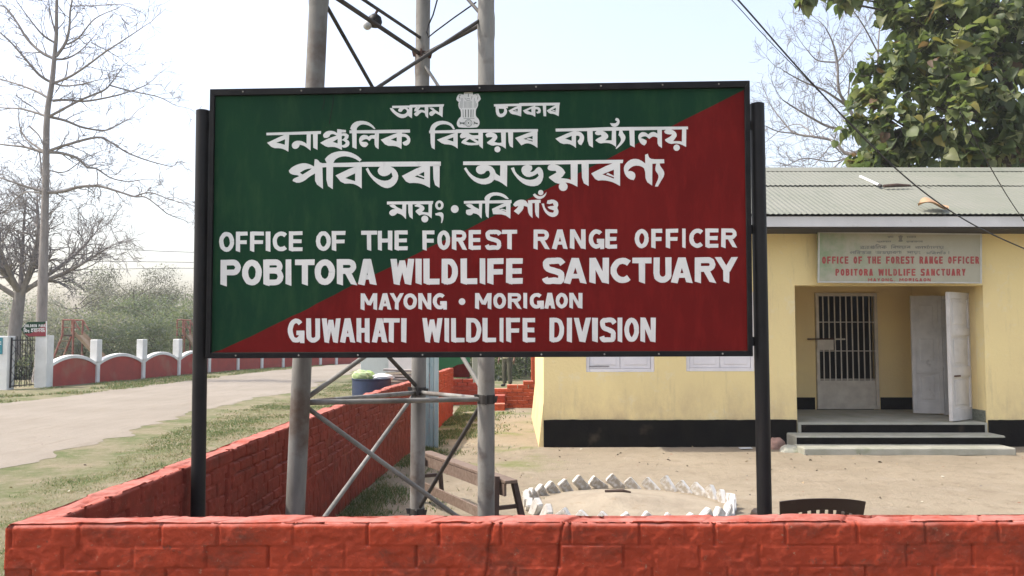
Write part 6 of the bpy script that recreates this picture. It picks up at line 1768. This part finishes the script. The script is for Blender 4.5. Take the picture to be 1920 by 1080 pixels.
# bushes low behind the park wall
for k, (px, Y, h, rad) in enumerate([(140, 37, 1.5, 1.5), (215, 36, 1.9, 1.7), (290, 38, 2.1, 1.8), (345, 45, 1.9, 1.7), (40, 31, .9, .8)]):
    lab = ['haze-grey bush below the first slide', 'leafy bush between the first two tall white posts', 'full green bush behind the third park wall panel', 'bush at the foot of the second slide', 'yellow green low bush seen through the park gate'][k]
    leafy('bush', (dp(px, 640, Y).x, Y, 0), h, rad, lab, 300 + k, 1800, .15, .04, G1 if k else GD, [.4, .4, .2] if k else [.5, .5], zlo=.05, cat='bush', nclump=14)
# dark shrubs behind the person and the yard
for k, (px, Y, h, rad) in enumerate([(915, 31, 2.6, 1.6), (985, 33, 2.8, 1.8), (1040, 35, 3.2, 2.2), (870, 36, 3.0, 2.2)]):
    lab = ['dark shrub behind the standing person on the left', 'dark shrub right of the standing person', 'tall dark shrub behind the rear corner of the office', 'dark shrub behind the painted board'][k]
    leafy('shrub', (dp(px, 690, Y).x, Y, 0), h, rad, lab, 330 + k, 2600, .16, .05, [M['lf'][0], M['lf'][1], GD[1]], [.5, .3, .2], zlo=.0, cat='shrub', nclump=18)
# far wood: one mass
rng = np.random.default_rng(9); pos = []; nb = []
for k in range(520):
    x = rng.uniform(-95, 60); y = rng.uniform(78, 120); h = rng.uniform(1.2, 6.2) * (1.0 if x < -8 else .8) + 5.0 * float(vnoise(x * .16, y * .05, 4)) ** 1.5
    m = 300; d = rng.normal(0, 1, (m, 3)); d /= np.linalg.norm(d, axis=1)[:, None]
    z = rng.uniform(.3, h)
    pos.append(np.array([x, y, z]) + d * np.array([2.6, 2.0, 1.5]) * rng.uniform(.4, 1, (m, 1))); nb.append(d)
o = scatter_leaves('far_wood', np.concatenate(pos), np.concatenate(nb), .26, [G1[2], GD[1], G1[0]], [.4, .35, .25], None, 4, 'quad', .3)
tag(o, kind='stuff')

# ------------------------------------------------------------------ grass, weeds and fallen leaves
def blades(name, X, Y, h, mats, w, seed, lean=.6):
    rng = np.random.default_rng(seed); N = len(X)
    Z = ground_z(X, Y) - .004
    a = rng.uniform(0, 2 * np.pi, N); wd_ = .0022 + h * .035
    wd_ = wd_ * np.clip(Y / 6, .6, 3.0)
    dx, dy = np.cos(a) * wd_, np.sin(a) * wd_
    lx, ly = rng.normal(0, lean, N) * h, rng.normal(0, lean, N) * h
    V = np.stack([np.stack([X - dx, Y - dy, Z], 1), np.stack([X + dx, Y + dy, Z], 1), np.stack([X + lx, Y + ly, Z + h], 1)], 1).reshape(-1, 3)
    F = np.arange(N * 3).reshape(-1, 3)
    mi = rng.choice(len(mats), N, p=w)
    o = np_mesh(name, V, F, mats, mi=mi); tag(o, kind='stuff'); return o
GR = [leafmat('grass_green', (.085, .145, .042), .25), leafmat('grass_olive', (.17, .18, .07), .25), leafmat('grass_straw', (.36, .29, .17), .15)]
rng = np.random.default_rng(15)
N = 330000
u = rng.uniform(0, 1, N); Yg = 1.0 + 33 * u ** 1.7; 
xl_, xr_ = road_edges(Yg); wx = wall_x(Yg) - .04
Xg = xr_ - .3 + rng.uniform(0, 1, N) * (wx - xr_ + .3)
den = fbm(Xg * .8, Yg * .8, 51) * .75 + fbm(Xg * 3, Yg * 3, 52) * .35
edge = np.clip((Xg - xr_ - .15 + (fbm(Xg * 2, Yg * 2, 53) - .5) * 1.2) / .8, 0, 1)
keep = (den * edge > .40 + .25 * rng.uniform(-.5, .5, N))
Xg, Yg, den = Xg[keep], Yg[keep], den[keep]
green = (den + rng.normal(0, .06, len(den))) > .545
hh = rng.uniform(.010, .035, len(Xg)) * (1 + .8 * (den - .5))
blades('verge_grass', Xg[green], Yg[green], hh[green], GR, [.5, .35, .15], 1)
blades('dry_grass', Xg[~green], Yg[~green], hh[~green] * .75, GR, [.05, .25, .70], 2)
# weeds at the shaded foot of the wall inside the yard
N = 42000
Yg = rng.uniform(5.5, 19, N); Xg = wall_x(Yg) + .125 + rng.gamma(1.3, .22, N)
keep = fbm(Xg * 1.5, Yg * 1.5, 55) + rng.normal(0, .05, N) > .46 + (Xg - wall_x(Yg)) * .06
Xg, Yg = Xg[keep], Yg[keep]
blades('yard_weeds', Xg, Yg, rng.uniform(.015, .06, len(Xg)), GR, [.5, .3, .2], 3)
# far strip of grass below the park wall
N = 26000
Yg = rng.uniform(18, 46, N); xl_, xr_ = road_edges(Yg)
px_ = np.interp(Yg, [p.y for p in PB_], [p.x for p in PB_])
Xg = xl_ + .2 - rng.uniform(0, 1, N) ** .8 * np.maximum(xl_ - px_, .3)
keep = fbm(Xg * .9, Yg * .9, 58) > .42
blades('roadside_grass', Xg[keep], Yg[keep], rng.uniform(.03, .08, keep.sum()), GR, [.45, .35, .2], 4)
# litter of fallen leaves and chips
rng = np.random.default_rng(33)
P1 = np.stack([rng.uniform(-5.4, -1.95, 170), 1.6 + 16 * rng.uniform(0, 1, 170) ** 1.6], 1)
P2 = np.stack([rng.uniform(-1.2, 9, 420), rng.uniform(3.4, 12, 420)], 1)
P3 = np.stack([rng.uniform(-1.3, .3, 70), rng.uniform(9, 18, 70)], 1)
PP = np.concatenate([P1, P2, P3]); zz = ground_z(PP[:, 0], PP[:, 1]) + .012
o = scatter_leaves('fallen_leaves', np.stack([PP[:, 0], PP[:, 1], zz], 1), np.concatenate([rng.normal(0, 1, (len(PP), 2)), np.zeros((len(PP), 1))], 1) * 1.5, .045, [leafmat('litter_tan', (.33, .25, .15), .1), leafmat('litter_dark', (.10, .07, .045), .1), leafmat('litter_pale', (.5, .46, .36), .1)], [.4, .45, .15], None, 7, 'oval', 0.0)
tag(o, kind='stuff')
# gravel chips in the yard and on the verge
N = 900
X_ = np.concatenate([rng.uniform(-1.3, 9, N), rng.uniform(-11, -2, N // 2)]); Y_ = np.concatenate([rng.uniform(3.2, 13, N), rng.uniform(2, 26, N // 2)])
Z_ = ground_z(X_, Y_) + np.where(X_ < -5.2, .016, 0); n_ = len(X_); s_ = rng.gamma(2.0, .003, n_) + .002
T = np.array([(1, 0, 0), (-.4, .9, 0), (-.7, -.7, 0), (.1, .1, .45)]); V = np.stack([X_, Y_, Z_], 1)[:, None, :] + T[None] * s_[:, None, None] * rng.uniform(.6, 1.4, (n_, 4, 1))
F = np.array([(0, 1, 3), (1, 2, 3), (2, 0, 3)])[None] + (np.arange(n_) * 4)[:, None, None]
o = np_mesh('gravel_chips', V.reshape(-1, 3), F.reshape(-1, 3), [pmat('chip_grey', (.22, .19, .15), (.14, .12, .1), 9, .9), pmat('chip_brick', (.3, .13, .08), (.2, .1, .07), 9, .9)], mi=np.repeat((rng.uniform(0, 1, n_) > .75).astype(int), 3)); tag(o, kind='stuff')

# ------------------------------------------------------------------ the person standing behind the low wall
def skin_body(name, chains, mat, parent=None, sub=2, loc=None):
    """chains: list of lists of (x,y,z,r); first chain root first; shared joints merge"""
    vs = []; rs = []; es = []; idx = {}
    for ch_ in chains:
        prev = None
        for (x, y, z, r) in ch_:
            key = (round(x, 4), round(y, 4), round(z, 4))
            if key not in idx: idx[key] = len(vs); vs.append((x, y, z)); rs.append(r)
            if prev is not None and prev != idx[key]: es.append((prev, idx[key]))
            prev = idx[key]
    me = bpy.data.meshes.new(name); me.from_pydata(vs, es, [])
    o = bpy.data.objects.new(name, me); COL.objects.link(o)
    md = o.modifiers.new('skin', 'SKIN'); md.use_smooth_shade = True
    for i, sv in enumerate(me.skin_vertices[0].data):
        sv.radius = (rs[i], rs[i]); sv.use_root = (i == 0)
    sb = o.modifiers.new('sub', 'SUBSURF'); sb.levels = sub; sb.render_levels = sub
    bpy.context.view_layer.update()
    dg = bpy.context.evaluated_depsgraph_get()
    me2 = bpy.data.meshes.new_from_object(o.evaluated_get(dg)); me2.name = name
    bpy.data.objects.remove(o)
    me2.materials.clear(); me2.materials.append(mat)
    me2.polygons.foreach_set('use_smooth', [True] * len(me2.polygons))
    o = bpy.data.objects.new(name, me2); COL.objects.link(o)
    if parent is not None: o.parent = parent
    return o
SKIN = pmat('brown_skin', (.20, .11, .07), (.17, .09, .06), 5, .55)
KH = pmat('cream_khaki_shirt', (.42, .38, .25), (.35, .31, .2), 6, .85, .004, 30); TR = pmat('olive_trousers', (.085, .08, .05), (.06, .056, .036), 6, .85, .004, 30)
HR = pmat('black_hair', (.012, .010, .009), (.02, .018, .016), 30, .6); SHO = pmat('dark_shoe', (.03, .025, .02), (.02, .018, .015), 6, .5)
PY_ = gp(950, 724.5).y; pxx = dp(951, 690, PY_).x
body = [[(0, 0, .92, .125), (0, 0, 1.08, .12), (0, .01, 1.25, .135), (0, .01, 1.38, .12), (0, 0, 1.47, .06), (0, -.01, 1.53, .058), (0, -.02, 1.60, .085), (0, -.02, 1.68, .088), (0, -.01, 1.73, .06)]]
for s in (-1, 1):
    fx = .03 if s > 0 else -.02
    body.append([(0, 0, .92, .125), (s * .095, 0, .84, .085), (s * .105, -.015, .50, .055), (s * .11, .02, .09, .04), (s * .115, -.06, .035, .035), (s * .12, -.15, .028, .028)])
    hx, hy, hz = s * .30, -.05, .86
    body.append([(0, .01, 1.38, .12), (s * .175, .01, 1.385, .062), (s * .235, .03, 1.12, .043), (hx - s * .01, -.02, .90, .029), (hx, hy, .83, .034)])
    for q in range(4):
        fx_ = hx + s * .004; fy_ = hy - .028 + q * .019
        ln = (.075, .085, .08, .062)[q]
        body.append([(hx, hy, .83, .034), (fx_, fy_, .80, .010), (fx_ - s * .006, fy_ - .004, .80 - ln * .55, .009), (fx_ - s * .018, fy_ - .006, .80 - ln, .008)])
    body.append([(hx, hy, .83, .034), (hx - s * .012, hy - .045, .82, .011), (hx - s * .022, hy - .058, .785, .009)])
person = skin_body('person', body, SKIN)
person.location = (pxx, PY_, 0); person.rotation_euler = (0, 0, R(-35))
WLOC[person.name] = Vector((0, 0, 0))
tag(person, 'person in a cream khaki shirt and olive trousers standing beyond the low red wall', 'person')
sh_ = [[(0, 0, .84, .165), (0, 0, .95, .155), (0, 0, 1.1, .145), (0, .01, 1.25, .158), (0, .01, 1.385, .135), (0, 0, 1.465, .072)]]
for s in (-1, 1): sh_.append([(0, .01, 1.385, .135), (s * .178, .01, 1.39, .078), (s * .215, .02, 1.23, .068), (s * .232, .028, 1.12, .066)])
skin_body('shirt', sh_, KH, person)
tr_ = [[(0, 0, .97, .14), (0, 0, .90, .14)]]
for s in (-1, 1): tr_.append([(0, 0, .90, .14), (s * .095, 0, .82, .105), (s * .105, -.015, .50, .082), (s * .11, .015, .13, .072), (s * .11, .015, .08, .074)])
skin_body('trousers', tr_, TR, person)
for s in (-1, 1): skin_body('shoe', [[(s * .112, .035, .045, .046), (s * .115, -.06, .042, .044), (s * .12, -.165, .036, .034)]], SHO, person)
hb = MB().ball((0, .0, 1.705), .107, 16, sc=(.92, 1.05, .95)); hb.v = [(x, y + .012 + (.012 if z < 1.66 else 0), max(z, 1.64)) for x, y, z in hb.v if True]
hb.v = [(x, max(y, -.075 if z < 1.72 else -.12), z) for x, y, z in hb.v]
h_ = hb.build('hair', HR, None, smooth=True); h_.parent = person
fc = MB().ball((0, -.112, 1.635), .014, 8, sc=(.9, 1.2, 1.4)); n_ = fc.build('nose', SKIN, None, smooth=True); n_.parent = person
EYM = pmat('eye_white', (.5, .48, .45), (.03, .02, .02), 60, .3)
for sx in (-1, 1):
    e_ = MB().ball((sx * .033, -.094, 1.665), .011, 8).build('eye', EYM, None, smooth=True); e_.parent = person
    r_ = MB().ball((sx * .088, 0, 1.645), .022, 8, sc=(.4, .8, 1.3)).build('ear', SKIN, None, smooth=True); r_.parent = person
mo = MB().ball((0, -.097, 1.592), .02, 8, sc=(1.1, .5, .35)); m_ = mo.build('mouth', pmat('lips', (.2, .08, .07), (.17, .07, .06), 9, .5), None, smooth=True); m_.parent = person
HAZE = 0.0009
# ------------------------------------------------------------------ the air
hz = bpy.data.materials.new('hazy_air'); hz.use_nodes = True
t_ = hz.node_tree; t_.nodes.clear()
ho = t_.nodes.new('ShaderNodeOutputMaterial'); hv = t_.nodes.new('ShaderNodeVolumePrincipled')
hv.inputs['Color'].default_value = (.95, .97, 1.0, 1); hv.inputs['Density'].default_value = HAZE; hv.inputs['Anisotropy'].default_value = 0.15
t_.links.new(hv.outputs[0], ho.inputs['Volume'])
o = MB().box(-130, 90, -40, 135, -1.5, 24).build('haze', hz, None); tag(o, kind='stuff')
